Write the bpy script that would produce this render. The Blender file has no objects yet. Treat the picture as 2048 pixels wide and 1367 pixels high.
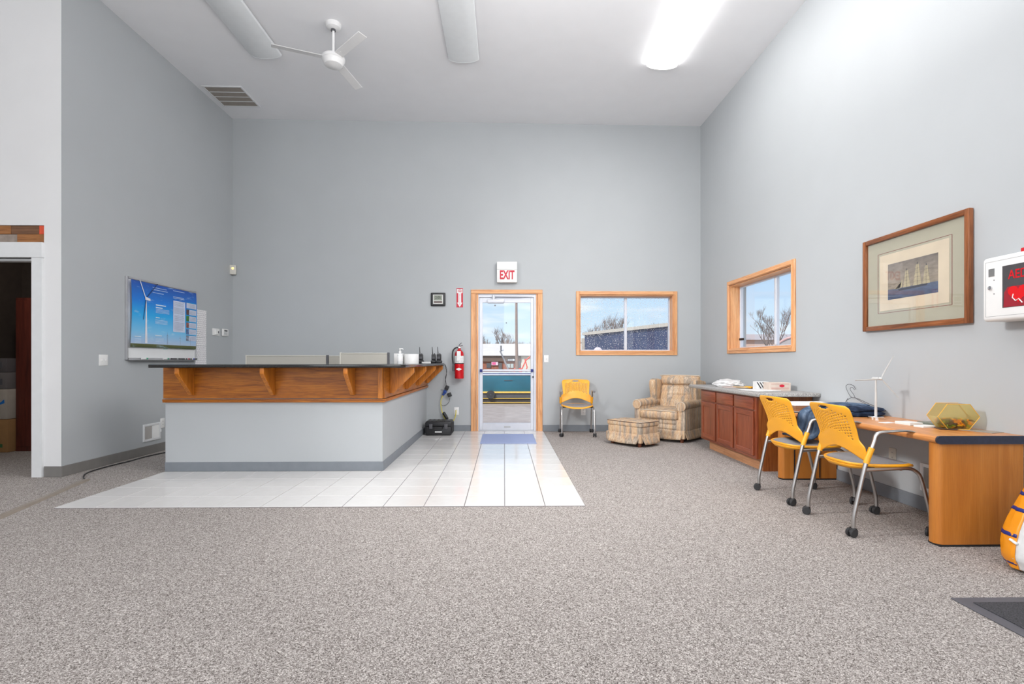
import bpy, bmesh, math, random
from mathutils import Vector, Matrix, Euler, noise
random.seed(7)
PI = math.pi
C = bpy.context.scene.collection
sc = bpy.context.scene

# ------------------------------------------------------------------ camera
YAW = math.atan(16 / 1024)
cam = bpy.data.cameras.new('camera'); cam.sensor_width = 36; cam.lens = 18
cam.shift_y = 38.5 / 2048; cam.clip_start = 0.05; cam.clip_end = 1000
co = bpy.data.objects.new('camera', cam); C.objects.link(co)
co.location = (0, 0, 1.09); co.rotation_euler = (PI / 2, 0, -YAW)
sc.camera = co
# ------------------------------------------------------------------ view, world, sun, room light
sc.view_settings.view_transform = 'Standard'; sc.view_settings.look = 'None'
sc.view_settings.gamma = 1; sc.view_settings.use_curve_mapping = False
sc.view_settings.exposure = 0.22
w = bpy.data.worlds.new('sky'); sc.world = w; w.use_nodes = True
nt = w.node_tree; nt.nodes.clear()
def wn(t, **k):
    n = nt.nodes.new(t)
    for a, b in k.items(): setattr(n, a, b)
    return n
tc = wn('ShaderNodeTexCoord'); sep = wn('ShaderNodeSeparateXYZ')
nt.links.new(tc.outputs['Generated'], sep.inputs[0])
gr = wn('ShaderNodeValToRGB')
gr.color_ramp.elements[0].position = 0.0; gr.color_ramp.elements[0].color = (.70, .84, .95, 1)
gr.color_ramp.elements[1].position = .55; gr.color_ramp.elements[1].color = (.22, .42, .78, 1)
e = gr.color_ramp.elements.new(.16); e.color = (.46, .68, .93, 1)
nt.links.new(sep.outputs[2], gr.inputs[0])
mp = wn('ShaderNodeMapping'); mp.inputs['Scale'].default_value = (2.2, 2.2, 11); mp.inputs['Location'].default_value = (0.35, .1, .2)
nt.links.new(tc.outputs['Generated'], mp.inputs[0])
nz = wn('ShaderNodeTexNoise'); nz.inputs['Scale'].default_value = 1.7; nz.inputs['Detail'].default_value = 6; nz.inputs['Roughness'].default_value = .55
nt.links.new(mp.outputs[0], nz.inputs['Vector'])
cr = wn('ShaderNodeValToRGB'); cr.color_ramp.elements[0].position = .50; cr.color_ramp.elements[0].color = (0, 0, 0, 1)
cr.color_ramp.elements[1].position = .68; cr.color_ramp.elements[1].color = (1, 1, 1, 1)
nt.links.new(nz.outputs['Fac'], cr.inputs[0])
mx = wn('ShaderNodeMixRGB'); mx.inputs[2].default_value = (.96, .97, .99, 1)
nt.links.new(cr.outputs[0], mx.inputs[0]); nt.links.new(gr.outputs[0], mx.inputs[1])
bg = wn('ShaderNodeBackground'); bg.inputs['Strength'].default_value = 0.95
nt.links.new(mx.outputs[0], bg.inputs[0])
wo = wn('ShaderNodeOutputWorld'); nt.links.new(bg.outputs[0], wo.inputs[0])

def lamp(name, kind, loc, rot, energy, color=(1, 1, 1), **k):
    l = bpy.data.lights.new(name, kind); l.energy = energy; l.color = color
    for a, b in k.items(): setattr(l, a, b)
    o = bpy.data.objects.new(name, l); C.objects.link(o); o.location = loc; o.rotation_euler = rot
    return o
# high sun from behind and left of the camera: lights the street side facing the door
lamp('sun', 'SUN', (0, 0, 20), Euler((math.radians(48), 0, math.radians(-30))), 3.0, (1, .95, .88), angle=.02)
# daylight of the three tall windows in the rear wall
for wx in (-5.6, -2.2, 1.2):
    lamp('rear_window_daylight', 'AREA', (wx, -5.05, 2.3), (PI / 2, 0, 0), 60, (.97, .985, 1), shape='RECTANGLE', size=2.4, size_y=3.2)
# fill lamps added under the ceiling behind the camera, no fixtures built there
for fx, fy in ((1.95, -2.6), (-.49, -2.6), (-2.87, -2.6)):
    lamp('rear_ceiling_fill', 'AREA', (fx, fy, 4.64), (0, 0, 0), 58, (1, .97, .93), shape='RECTANGLE', size=.35, size_y=2.4)
# unseen area lamp added above the view, facing up to brighten the ceiling
lamp('bounce_fill', 'AREA', (.2, 2.3, 3.1), (PI, 0, 0), 120, (1, .985, .985), shape='RECTANGLE', size=3.0, size_y=1.2)
d_ = Vector((-1.6, 7.2, .8)) - Vector((2.6, 3.0, 3.9))
lamp('side_fill', 'AREA', (2.6, 3.0, 3.9), d_.to_track_quat('-Z', 'Y').to_euler(), 62, (1, .985, .975), shape='DISK', size=2.4, spread=math.radians(110))  # unseen lamp added at the right to brighten the counter side
d_ = Vector((3.0, 5.2, 1.3)) - Vector((-3.9, 2.6, 3.9))
lamp('side_fill', 'AREA', (-3.9, 2.6, 3.9), d_.to_track_quat('-Z', 'Y').to_euler(), 60, (1, .985, .975), shape='DISK', size=.9, spread=math.radians(80))  # its added counterpart at the left, brightening the right wall

lamp('store_room_fill', 'POINT', (-5.2, 5.6, 2.42), (0, 0, 0), 16, (1, .9, .8), shadow_soft_size=.05)  # added behind the door header, out of sight, to lift the dark room

# ------------------------------------------------------------------ pixel helper (2048 x 1367)
def ray(u, v):
    cx = (u - 1024) / 1024; cz = -(v - 722) / 1024
    return Vector((cx * math.cos(YAW) + math.sin(YAW), -cx * math.sin(YAW) + math.cos(YAW), cz))
def onx(u, v, x):
    r = ray(u, v); t = x / r[0]; return Vector((x, r[1] * t, 1.09 + r[2] * t))
def ony(u, v, y):
    r = ray(u, v); t = y / r[1]; return Vector((r[0] * t, y, 1.09 + r[2] * t))

# ------------------------------------------------------------------ materials
MATS = {}
def S(r, g, b):
    f = lambda c: ((c / 255 + .055) / 1.055) ** 2.4 if c / 255 > .04045 else c / 255 / 12.92
    return (f(r), f(g), f(b), 1)
def base(name, rough=.5, metal=0, spec=.5):
    m = bpy.data.materials.new(name); m.use_nodes = True
    b = m.node_tree.nodes['Principled BSDF']
    b.inputs['Roughness'].default_value = rough; b.inputs['Metallic'].default_value = metal
    b.inputs['Specular IOR Level'].default_value = spec
    return m, m.node_tree, b
def coords(t, scale=(1, 1, 1), rot=(0, 0, 0)):
    c = t.nodes.new('ShaderNodeTexCoord'); m = t.nodes.new('ShaderNodeMapping')
    m.inputs['Scale'].default_value = scale; m.inputs['Rotation'].default_value = rot
    t.links.new(c.outputs['Object'], m.inputs[0]); return m.outputs[0]
def tnoise(t, vec, scale, detail=2, rough=.5, dist=0):
    n = t.nodes.new('ShaderNodeTexNoise'); n.inputs['Scale'].default_value = scale
    n.inputs['Detail'].default_value = detail; n.inputs['Roughness'].default_value = rough; n.inputs['Distortion'].default_value = dist
    t.links.new(vec, n.inputs['Vector']); return n.outputs['Fac']
def ramp(t, fac, stops, const=False):
    r = t.nodes.new('ShaderNodeValToRGB'); cr = r.color_ramp
    if const: cr.interpolation = 'CONSTANT'
    while len(cr.elements) < len(stops): cr.elements.new(.5)
    for e, (p, c) in zip(cr.elements, stops): e.position = p; e.color = c
    t.links.new(fac, r.inputs[0]); return r.outputs[0]
def bump(t, b, fac, strength=.2, dist=.002):
    n = t.nodes.new('ShaderNodeBump'); n.inputs['Strength'].default_value = strength; n.inputs['Distance'].default_value = dist
    t.links.new(fac, n.inputs['Height']); t.links.new(n.outputs[0], b.inputs['Normal'])
def plain(name, col, rough=.5, metal=0, var=.06, scale=12, spec=.5, bmp=0):
    if name in MATS: return MATS[name]
    m, t, b = base(name, rough, metal, spec)
    v = coords(t); f = tnoise(t, v, scale, 3)
    lo = tuple(c * (1 - var) for c in col[:3]) + (1,); hi = tuple(min(1, c * (1 + var)) for c in col[:3]) + (1,)
    t.links.new(ramp(t, f, [(.3, lo), (.7, hi)]), b.inputs['Base Color'])
    if bmp: bump(t, b, tnoise(t, v, scale * 20, 2), bmp)
    MATS[name] = m; return m
def wood(name, c1, c2, c3, axis=0, scale=6, rough=.38, contrast=1):
    m, t, b = base(name, rough)
    s = [14, 14, 14]; s[axis] = .9
    v = coords(t, tuple(s)); f = tnoise(t, v, scale / 3, 5, .65, 1.2)
    s2 = [160, 160, 160]; s2[axis] = 6
    g = tnoise(t, coords(t, tuple(s2)), 1.2, 3, .6)
    mxn = t.nodes.new('ShaderNodeMixRGB'); mxn.blend_type = 'MULTIPLY'; mxn.inputs[0].default_value = .55 * contrast
    t.links.new(ramp(t, f, [(.28, c1), (.5, c2), (.72, c3)]), mxn.inputs[1])
    t.links.new(ramp(t, g, [(.35, (.45, .4, .36, 1)), (.55, (1, 1, 1, 1))]), mxn.inputs[2])
    t.links.new(mxn.outputs[0], b.inputs['Base Color']); bump(t, b, g, .12, .001)
    MATS[name] = m; return m
def speck(name, stops, scale, rough=.3, detail=1.5, bmp=0, spec=.5, const=False):
    m, t, b = base(name, rough, 0, spec); v = coords(t)
    f = tnoise(t, v, scale, detail, .72)
    t.links.new(ramp(t, f, stops, const), b.inputs['Base Color'])
    if bmp: bump(t, b, f, bmp, .002)
    MATS[name] = m; return m
def emit(name, col, s):
    m, t, b = base(name, .4); b.inputs['Base Color'].default_value = col
    b.inputs['Emission Color'].default_value = col; b.inputs['Emission Strength'].default_value = s
    MATS[name] = m; return m
def glass(name, tint=(1, 1, 1, 1), spots=False, refl=1.0):
    m = bpy.data.materials.new(name); m.use_nodes = True; t = m.node_tree; t.nodes.clear()
    o = t.nodes.new('ShaderNodeOutputMaterial'); tr = t.nodes.new('ShaderNodeBsdfTransparent'); tr.inputs[0].default_value = tint
    gl = t.nodes.new('ShaderNodeBsdfGlossy'); gl.inputs['Roughness'].default_value = .02
    ge = t.nodes.new('ShaderNodeNewGeometry'); dt = t.nodes.new('ShaderNodeVectorMath'); dt.operation = 'DOT_PRODUCT'
    t.links.new(ge.outputs['Incoming'], dt.inputs[0]); t.links.new(ge.outputs['True Normal'], dt.inputs[1])
    def mth(op, a, b=None):
        n = t.nodes.new('ShaderNodeMath'); n.operation = op; t.links.new(a, n.inputs[0])
        if b is not None: n.inputs[1].default_value = b
        return n.outputs[0]
    q1 = mth('ABSOLUTE', dt.outputs['Value']); n1 = t.nodes.new('ShaderNodeMath'); n1.operation = 'SUBTRACT'; n1.inputs[0].default_value = 1; t.links.new(q1, n1.inputs[1])
    q2 = mth('MULTIPLY', mth('POWER', n1.outputs[0], 5), .96); q3 = mth('ADD', q2, .04)
    mu = t.nodes.new('ShaderNodeMath'); mu.operation = 'MULTIPLY'; mu.inputs[1].default_value = refl; mu.use_clamp = True
    t.links.new(q3, mu.inputs[0])
    x = t.nodes.new('ShaderNodeMixShader'); t.links.new(mu.outputs[0], x.inputs[0]); t.links.new(tr.outputs[0], x.inputs[1]); t.links.new(gl.outputs[0], x.inputs[2])
    out = x.outputs[0]
    if spots:
        v = coords(t); f = tnoise(t, v, 75, 1, .5)
        d = t.nodes.new('ShaderNodeBsdfDiffuse'); d.inputs[0].default_value = (.75, .75, .75, 1)
        x2 = t.nodes.new('ShaderNodeMixShader')
        t.links.new(ramp(t, f, [(.63, (0, 0, 0, 1)), (.68, (.55, .55, .55, 1))]), x2.inputs[0])
        t.links.new(out, x2.inputs[1]); t.links.new(d.outputs[0], x2.inputs[2]); out = x2.outputs[0]
    t.links.new(out, o.inputs[0]); MATS[name] = m; return m

wallp = plain('wall_paint', (.445, .467, .482, 1), .55, var=.012, scale=2.5, bmp=.05)
whitep = plain('white_paint', (.78, .78, .785, 1), .5, var=.015, scale=3, bmp=.04)
ceilp = plain('ceiling_paint', (.86, .865, .885, 1), .8, var=.01, scale=4)
trimw = plain('trim_white', (.74, .75, .76, 1), .4, var=.02)
base_g = plain('baseboard_vinyl', (.20, .22, .245, 1), .45, var=.05)
base_b = plain('baseboard_taupe', (.20, .19, .18, 1), .45, var=.05)
carpet, t_, b_ = base('carpet', .95, 0, .1)
def vcell(scale):
    n = t_.nodes.new('ShaderNodeTexVoronoi'); n.inputs['Scale'].default_value = scale; n.inputs['Randomness'].default_value = 1
    t_.links.new(coords(t_), n.inputs['Vector']); q = t_.nodes.new('ShaderNodeSeparateColor'); t_.links.new(n.outputs['Color'], q.inputs[0]); return q.outputs[0]
mc = t_.nodes.new('ShaderNodeMixRGB'); mc.inputs[0].default_value = .36; t_.links.new(vcell(340), mc.inputs[1]); t_.links.new(vcell(185), mc.inputs[2])
t_.links.new(ramp(t_, mc.outputs[0], [(.08, (.055, .046, .042, 1)), (.38, (.245, .218, .202, 1)), (.62, (.40, .366, .345, 1)), (.92, (.70, .66, .63, 1))]), b_.inputs['Base Color'])
tilem = speck('ceramic_tile', [(.3, (.68, .67, .655, 1)), (.7, (.75, .74, .73, 1))], 3, .11, 4)
grout = plain('grout', (.22, .20, .20, 1), .8)
oak = wood('oak_counter', S(118, 58, 2), S(172, 98, 10), S(196, 120, 26), 0, 6, .4)
oakv = wood('oak_upright', S(160, 88, 14), S(198, 118, 34), S(214, 138, 54), 2, 6, .4)
oakt = wood('oak_trim', S(196, 128, 78), S(224, 164, 112), S(236, 186, 138), 2, 6, .35, .5)
oakth = wood('oak_trim_horizontal', S(196, 128, 78), S(224, 164, 112), S(236, 186, 138), 0, 6, .35, .5)
oakty = wood('oak_trim_depth', S(196, 128, 78), S(224, 164, 112), S(236, 186, 138), 1, 6, .35, .5)
desk_m = wood('oak_desk', S(176, 104, 48), S(206, 138, 78), S(220, 160, 104), 1, 6, .3, .6)
deskp = wood('oak_desk_panel', S(178, 106, 36), S(190, 118, 46), S(200, 130, 58), 2, 3, .35, .3)
cherry = wood('cherry_cabinet', S(96, 44, 26), S(138, 70, 44), S(160, 88, 58), 2, 6, .3, .7)
cherryh = wood('cherry_cabinet_rail', S(96, 44, 26), S(138, 70, 44), S(160, 88, 58), 1, 6, .3, .7)
cabside = wood('oak_cabinet_side', S(110, 54, 22), S(150, 84, 38), S(168, 100, 50), 2, 6, .4, .8)
toem = wood('toe_kick_wood', S(170, 116, 78), S(190, 136, 96), S(205, 152, 112), 1, 6, .5, .5)
granite = speck('granite', [(.35, (.008, .008, .009, 1)), (.6, (.02, .019, .018, 1)), (.72, (.2, .18, .15, 1))], 260, .12, 2)
lam = speck('grey_laminate', [(.38, (.10, .095, .09, 1)), (.5, (.34, .33, .32, 1)), (.64, (.60, .59, .57, 1))], 230, .35, 2)
yel = plain('yellow_plastic', S(246, 172, 38), .38, var=.02)
seatm = speck('grey_seat_mesh', [(.4, (.16, .16, .17, 1)), (.6, (.36, .36, .38, 1))], 500, .7, 1)
steel = plain('silver_metal', (.52, .51, .50, 1), .32, 1, .04)
chrome = plain('chrome', (.75, .75, .76, 1), .12, 1, .02)
alum = plain('aluminium_frame', (.66, .68, .74, 1), .35, .15, .03)
blk = plain('black_plastic', (.018, .018, .02, 1), .4, 0, .1)
blkr = plain('black_rubber', (.03, .03, .032, 1), .75, 0, .15, 60)
dgrey = plain('dark_grey', (.09, .09, .1, 1), .5)
whitepl = plain('white_plastic', (.80, .80, .79, 1), .35, 0, .015)
almond = plain('almond_plastic', (.62, .60, .54, 1), .4, 0, .02)
redm = plain('red_enamel', S(200, 18, 30), .25, 0, .03)
redt = plain('red_print', S(196, 28, 52), .4, 0, .02)
paper = plain('paper', (.80, .80, .80, 1), .7, 0, .03, 8)
wblade = plain('fan_white', (.78, .78, .78, 1), .35, 0, .01)
difl = emit('lit_diffuser', (1, .99, .97, 1), 10)
difo = plain('unlit_diffuser', (.74, .765, .78, 1), .28, 0, .02)
gls = glass('clear_glass', refl=.6); glsd = glass('dusty_glass', spots=True, refl=.7); gpic = glass('picture_glass', refl=1.4)
beigep = plain('beige_partition', (.48, .46, .41, 1), .8, 0, .03, 200)
navy = plain('navy_ink', S(30, 42, 120), .4)
orange = plain('orange_film', S(240, 150, 20), .35)
dirtbr = plain('dark_brown', (.03, .018, .014, 1), .8)

# ------------------------------------------------------------------ mesh helpers
class M:
    def __init__(s): s.bm = bmesh.new()
    def _add(s, b2):
        me = bpy.data.meshes.new('tmp'); b2.to_mesh(me); b2.free(); s.bm.from_mesh(me); bpy.data.meshes.remove(me); return s
    def box(s, c, d, rot=None, r=0, seg=3):
        b = bmesh.new(); bmesh.ops.create_cube(b, size=1)
        bmesh.ops.scale(b, vec=d, verts=b.verts)
        if r: bmesh.ops.bevel(b, geom=b.edges[:], offset=min(r, min(d) * .49), segments=seg, profile=.5, affect='EDGES')
        if rot: bmesh.ops.rotate(b, matrix=Euler(rot).to_matrix(), verts=b.verts)
        bmesh.ops.translate(b, vec=c, verts=b.verts); return s._add(b)
    def bb(s, x0, x1, y0, y1, z0, z1, r=0, seg=2):
        return s.box(((x0 + x1) / 2, (y0 + y1) / 2, (z0 + z1) / 2), (abs(x1 - x0), abs(y1 - y0), abs(z1 - z0)), None, r, seg)
    def tube(s, pts, r, n=8, closed=False, caps=True):
        pts = [Vector(p) for p in pts]; N = len(pts); R = r if isinstance(r, (list, tuple)) else [r] * N
        rings = []; up = None
        for i, p in enumerate(pts):
            a = pts[(i - 1) % N] if (i or closed) else p; b = pts[(i + 1) % N] if (i < N - 1 or closed) else p
            d = (b - a).normalized()
            if up is None: up = Vector((0, 0, 1)) if abs(d.z) < .9 else Vector((1, 0, 0))
            x = d.cross(up); x = x.normalized() if x.length > 1e-6 else d.orthogonal().normalized(); y = x.cross(d).normalized(); up = y
            rings.append([s.bm.verts.new(p + (x * math.cos(2 * PI * k / n) + y * math.sin(2 * PI * k / n)) * R[i]) for k in range(n)])
        for i in range(N if closed else N - 1):
            A, B = rings[i], rings[(i + 1) % N]
            for k in range(n): s.bm.faces.new((A[k], A[(k + 1) % n], B[(k + 1) % n], B[k]))
        if caps and not closed:
            s.bm.faces.new(rings[0][::-1]); s.bm.faces.new(rings[-1])
        return s
    def cyl(s, a, b, r0, r1=None, n=16): return s.tube([a, b], [r0, r0 if r1 is None else r1], n)
    def lathe(s, prof, c=(0, 0, 0), n=24, rot=None):
        b = bmesh.new(); rings = []
        for r, z in prof:
            rings.append([b.verts.new((max(r, 1e-5) * math.cos(2 * PI * k / n), max(r, 1e-5) * math.sin(2 * PI * k / n), z)) for k in range(n)])
        for A, B in zip(rings, rings[1:]):
            for k in range(n): b.faces.new((A[k], A[(k + 1) % n], B[(k + 1) % n], B[k]))
        if prof[0][0] > 1e-4: b.faces.new(rings[0][::-1])
        if prof[-1][0] > 1e-4: b.faces.new(rings[-1])
        if rot: bmesh.ops.rotate(b, matrix=Euler(rot).to_matrix(), verts=b.verts)
        bmesh.ops.translate(b, vec=c, verts=b.verts); return s._add(b)
    def prism(s, poly, axis, a, b_, bev=0, seg=2):
        b = bmesh.new()
        def P(p, q): return {'x': (q, p[0], p[1]), 'y': (p[0], q, p[1]), 'z': (p[0], p[1], q)}[axis]
        A = [b.verts.new(P(p, a)) for p in poly]; B = [b.verts.new(P(p, b_)) for p in poly]
        b.faces.new(A); b.faces.new(B[::-1]); n = len(poly)
        for k in range(n): b.faces.new((A[k], B[k], B[(k + 1) % n], A[(k + 1) % n]))
        bmesh.ops.recalc_face_normals(b, faces=b.faces)
        if bev: bmesh.ops.bevel(b, geom=b.edges[:], offset=bev, segments=seg, profile=.5, affect='EDGES', clamp_overlap=True)
        return s._add(b)
    def grid(s, fn, nu, nv, skip=None, closeu=False):
        V = [[s.bm.verts.new(fn(i / nu, j / nv)) for i in range(nu + (0 if closeu else 1))] for j in range(nv + 1)]
        for j in range(nv):
            for i in range(nu):
                if skip and skip(i, j): continue
                i2 = (i + 1) % nu if closeu else i + 1
                s.bm.faces.new((V[j][i], V[j][i2], V[j + 1][i2], V[j + 1][i]))
        return s
    def face(s, pts): s.bm.faces.new([s.bm.verts.new(p) for p in pts]); return s
    def build(s, name, mat, parent=None, loc=(0, 0, 0), rot=(0, 0, 0), smooth=True, solid=0, sub=0):
        bmesh.ops.recalc_face_normals(s.bm, faces=s.bm.faces)
        me = bpy.data.meshes.new(name); s.bm.to_mesh(me); s.bm.free()
        if isinstance(mat, (list, tuple)):
            for m_ in mat: me.materials.append(m_)
        else: me.materials.append(mat)
        if smooth:
            me.polygons.foreach_set('use_smooth', [True] * len(me.polygons)); me.set_sharp_from_angle(angle=math.radians(35))
        o = bpy.data.objects.new(name, me); C.objects.link(o); o.parent = parent; o.location = loc; o.rotation_euler = rot
        if sub:
            q = o.modifiers.new('sub', 'SUBSURF'); q.levels = q.render_levels = sub
        if solid:
            q = o.modifiers.new('solid', 'SOLIDIFY'); q.thickness = solid; q.offset = 0
        return o
def tag(o, label, cat, group=None):
    o['label'] = label; o['category'] = cat
    if group: o['group'] = group
    return o
def thing(name, label, cat, loc=(0, 0, 0), rz=0, group=None, rot=None):
    o = bpy.data.objects.new(name, None); C.objects.link(o); o.empty_display_size = .1
    o.location = loc; o.rotation_euler = rot if rot else (0, 0, rz); return tag(o, label, cat, group)
def struct(o): o['kind'] = 'structure'; return o
def stuff(o): o['kind'] = 'stuff'; return o
def dup(root, loc, rz, label, group=None):
    r = root.copy(); C.objects.link(r); r.location = loc; r.rotation_euler = (0, 0, rz); r['label'] = label
    if group: r['group'] = group
    for ch in list(root.children):
        c = ch.copy(); C.objects.link(c); c.parent = r
        for g in ch.children:
            d = g.copy(); C.objects.link(d); d.parent = c
    return r
def dupo(o, name=None, loc=None, rot=None, parent=None):
    c = o.copy(); C.objects.link(c)
    if name: c.name = name
    if loc is not None: c.location = loc
    if rot is not None: c.rotation_euler = rot
    if parent is not None: c.parent = parent
    return c
def smooth_path(pts, k=5):
    pts = [Vector(p) for p in pts]; out = []
    for i in range(len(pts) - 1):
        p0 = pts[max(i - 1, 0)]; p1 = pts[i]; p2 = pts[i + 1]; p3 = pts[min(i + 2, len(pts) - 1)]
        for j in range(k):
            t = j / k
            out.append(.5 * ((2 * p1) + (-p0 + p2) * t + (2 * p0 - 5 * p1 + 4 * p2 - p3) * t * t + (-p0 + 3 * p1 - 3 * p2 + p3) * t ** 3))
    out.append(pts[-1]); return out
def text(name, s, mat, parent, loc, rot, size, sx=1, ext=.0006, bold=0):
    cu = bpy.data.curves.new(name, 'FONT'); cu.body = s; cu.size = size; cu.extrude = ext; cu.offset = bold
    cu.align_x = 'CENTER'; cu.align_y = 'CENTER'; cu.resolution_u = 3
    o = bpy.data.objects.new('t', cu); C.objects.link(o)
    dg = bpy.context.evaluated_depsgraph_get(); me = bpy.data.meshes.new_from_object(o.evaluated_get(dg))
    bpy.data.objects.remove(o); me.materials.clear(); me.materials.append(mat)
    o = bpy.data.objects.new(name, me); C.objects.link(o); o.parent = parent; o.location = loc; o.rotation_euler = rot; o.scale = (sx, 1, 1)
    return o
FB = (PI / 2, 0, 0)                 # text on something facing the camera (-y)
FR = (PI / 2, 0, -PI / 2)           # text on the right wall (faces -x)
FL = (PI / 2, 0, PI / 2)            # text on the left wall (faces +x)

# ------------------------------------------------------------------ room shell
XR, XL, YB, YJ = 3.07, -4.18, 7.95, 4.90
TS = .3032
fl = M().bb(-8.2, XR, -5, YB, -.12, 0).build('floor', carpet, smooth=False); struct(fl)
# tiles, one object each, a few millimetres proud on a grout bed
tx1 = .612; ncol = 13; ty0 = 3.84
gb = M(); gb.bb(tx1 - ncol * TS, tx1, ty0, 5.20, 0, .004); gb.bb(-1.2, tx1, 5.20, YB, 0, .004)
gb.build('grout_bed', grout, fl, smooth=False)
tme = {}
for i in range(ncol):
    for j in range(14):
        y0 = ty0 + j * TS; y1 = min(y0 + TS, YB); x1 = tx1 - i * TS; x0 = x1 - TS
        if x1 < -1.15 and y0 > 5.1: continue
        if y0 > YB - .04: continue
        key = (round(y1 - y0, 3))
        if key not in tme:
            t_ = M().bb(-TS / 2 + .0028, TS / 2 - .0028, .0028, y1 - y0 - .0028, 0, .008, .0015, 1)
            o = t_.build('tile', tilem, fl, (x0 + TS / 2, y0, 0)); tme[key] = o
        else:
            o = dupo(tme[key], 'tile', (x0 + TS / 2, y0, 0))
        o.rotation_euler = (random.uniform(-.0012, .0012), random.uniform(-.0012, .0012), 0)
def cells(m, us, vs, holes, fn):
    for i in range(len(us) - 1):
        for j in range(len(vs) - 1):
            cu = (us[i] + us[i + 1]) / 2; cv = (vs[j] + vs[j + 1]) / 2
            if any(h[0] < cu < h[1] and h[2] < cv < h[3] for h in holes): continue
            fn(m, us[i], us[i + 1], vs[j], vs[j + 1])
D = (-.436, .520, 0, 2.14); W1 = (1.180, 2.640, 1.245, 2.118); W2 = (5.395, 6.905, 1.255, 2.105)
wb = M(); cells(wb, [XL - .2, D[0], D[1], W1[0], W1[1], XR + .2], [0, W1[2], W1[3], D[3], 5.0], [D, W1], lambda m, a, b, c, d: m.bb(a, b, YB, YB + .2, c, d))
struct(wb.build('wall_back', wallp, smooth=False))
wr = M(); cells(wr, [-5.2, W2[0], W2[1], YB], [0, W2[2], W2[3], 5.0], [W2], lambda m, a, b, c, d: m.bb(XR, XR + .22, a, b, c, d))
struct(wr.build('wall_right', wallp, smooth=False))
struct(M().bb(XL - .12, XL, YJ + .12, YB, 0, 5.0).bb(XL - .001, XL + .001, YJ + .0005, YJ + .12, 0, 5.0).build('wall_left', wallp, smooth=False))
DJ = (-5.42, -4.438, 0, 2.065)
wj = M(); cells(wj, [-8.2, DJ[0], DJ[1], -4.34, XL], [0, DJ[3], 2.208, 2.373, 5.0],
    [DJ, (-6.4, -4.34, 2.208, 2.373)], lambda m, a, b, c, d: m.bb(a, b, YJ, YJ + .12, c, d))
wjo = struct(wj.build('wall_left_front', whitep, smooth=False))
struct(M().bb(-8.3, -8.2, -5, YJ + .1, 0, 5.0).build('wall_far_left', whitep, smooth=False))
rw = M(); RWH = [(wx - 1.2, wx + 1.2, .7, 3.9) for wx in (-5.6, -2.2, 1.2)]
cells(rw, [-8.2, -6.8, -4.4, -3.4, -1.0, 0, 2.4, XR], [0, .7, 3.9, 5.0], RWH, lambda m, a, b, c, d: m.bb(a, b, -5.2, -5, c, d))
struct(rw.build('wall_rear', whitep, smooth=False))
# ceiling, tilted by less than half a degree as in the photograph
cl = M(); cl.prism([(-8.3, 4.86), (XR + .2, 4.755), (XR + .2, 5.05), (-8.3, 5.05)], 'y', -5.2, YB + .2)
clo = struct(cl.build('ceiling', ceilp, smooth=False))
def cz(x): return 4.755 + (XR + .2 - x) * (.105 / 11.57)
# baseboards
def baseb(name, x0, x1, y0, y1, mat):
    o = M().bb(x0, x1, y0, y1, 0, .10, .003, 1).build(name, mat, smooth=False); return struct(o)
baseb('baseboard_back_left', -1.19, -.515, YB - .012, YB, base_g)
baseb('baseboard_back_right', .605, XR, YB - .012, YB, base_g)
baseb('baseboard_back_far', XL, -3.33, YB - .012, YB, base_g)
baseb('baseboard_right', XR - .012, XR, -5, YB - .012, base_g)
baseb('baseboard_left', XL, XL + .012, YJ, YB - .012, base_b)
baseb('baseboard_left_front', -4.335, XL + .012, YJ - .012, YJ, base_b)
# doorway on the left: casing, header, plank band
cs = M(); cs.bb(-4.438, -4.345, YJ - .022, YJ + .14, 0, 2.065); cs.bb(DJ[0] - .1, DJ[0], YJ - .022, YJ + .14, 0, 2.065)
cs.bb(DJ[0] - .13, -4.335, YJ - .028, YJ + .14, 2.065, 2.208, .002, 1); cs.bb(DJ[0], DJ[1], YJ + .04, YJ + .12, 2.045, 2.065)
struct(cs.build('trim_1', trimw, smooth=False))
plk = [wood('plank_brown', S(84, 56, 38), S(116, 80, 54), S(140, 98, 66), 0, 6, .6), wood('plank_orange', S(120, 74, 36), S(160, 104, 56), S(176, 124, 74), 0, 6, .6),
       plain('plank_grey', S(150, 136, 126), .7, 0, .15, 20), plain('plank_red', S(226, 84, 50), .5, 0, .1, 20)]
for x0, x1, z0, z1, k in ((-4.395, -4.342, 2.292, 2.371, 3), (-4.66, -4.397, 2.292, 2.371, 0), (-5.0, -4.662, 2.292, 2.371, 1), (-5.5, -5.002, 2.292, 2.371, 0),
                         (-4.60, -4.342, 2.21, 2.29, 1), (-4.86, -4.602, 2.21, 2.29, 2), (-5.3, -4.862, 2.21, 2.29, 0), (-5.9, -5.302, 2.21, 2.29, 1), (-6.4, -5.502, 2.292, 2.371, 2), (-6.4, -5.902, 2.21, 2.29, 0)):
    M().bb(x0, x1, YJ + .012 + random.uniform(-.004, .006), YJ + .06, z0, z1, .002, 1).build('plank', plk[k], wjo, smooth=False)
# dark store room behind the doorway
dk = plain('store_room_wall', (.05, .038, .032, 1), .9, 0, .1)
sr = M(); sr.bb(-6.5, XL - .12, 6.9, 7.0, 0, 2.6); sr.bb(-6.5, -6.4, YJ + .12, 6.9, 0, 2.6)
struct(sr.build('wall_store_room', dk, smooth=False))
struct(M().bb(-6.5, XL - .12, YJ + .12, 7.0, 2.5, 2.6).build('ceiling_store_room', dk, smooth=False))

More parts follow.
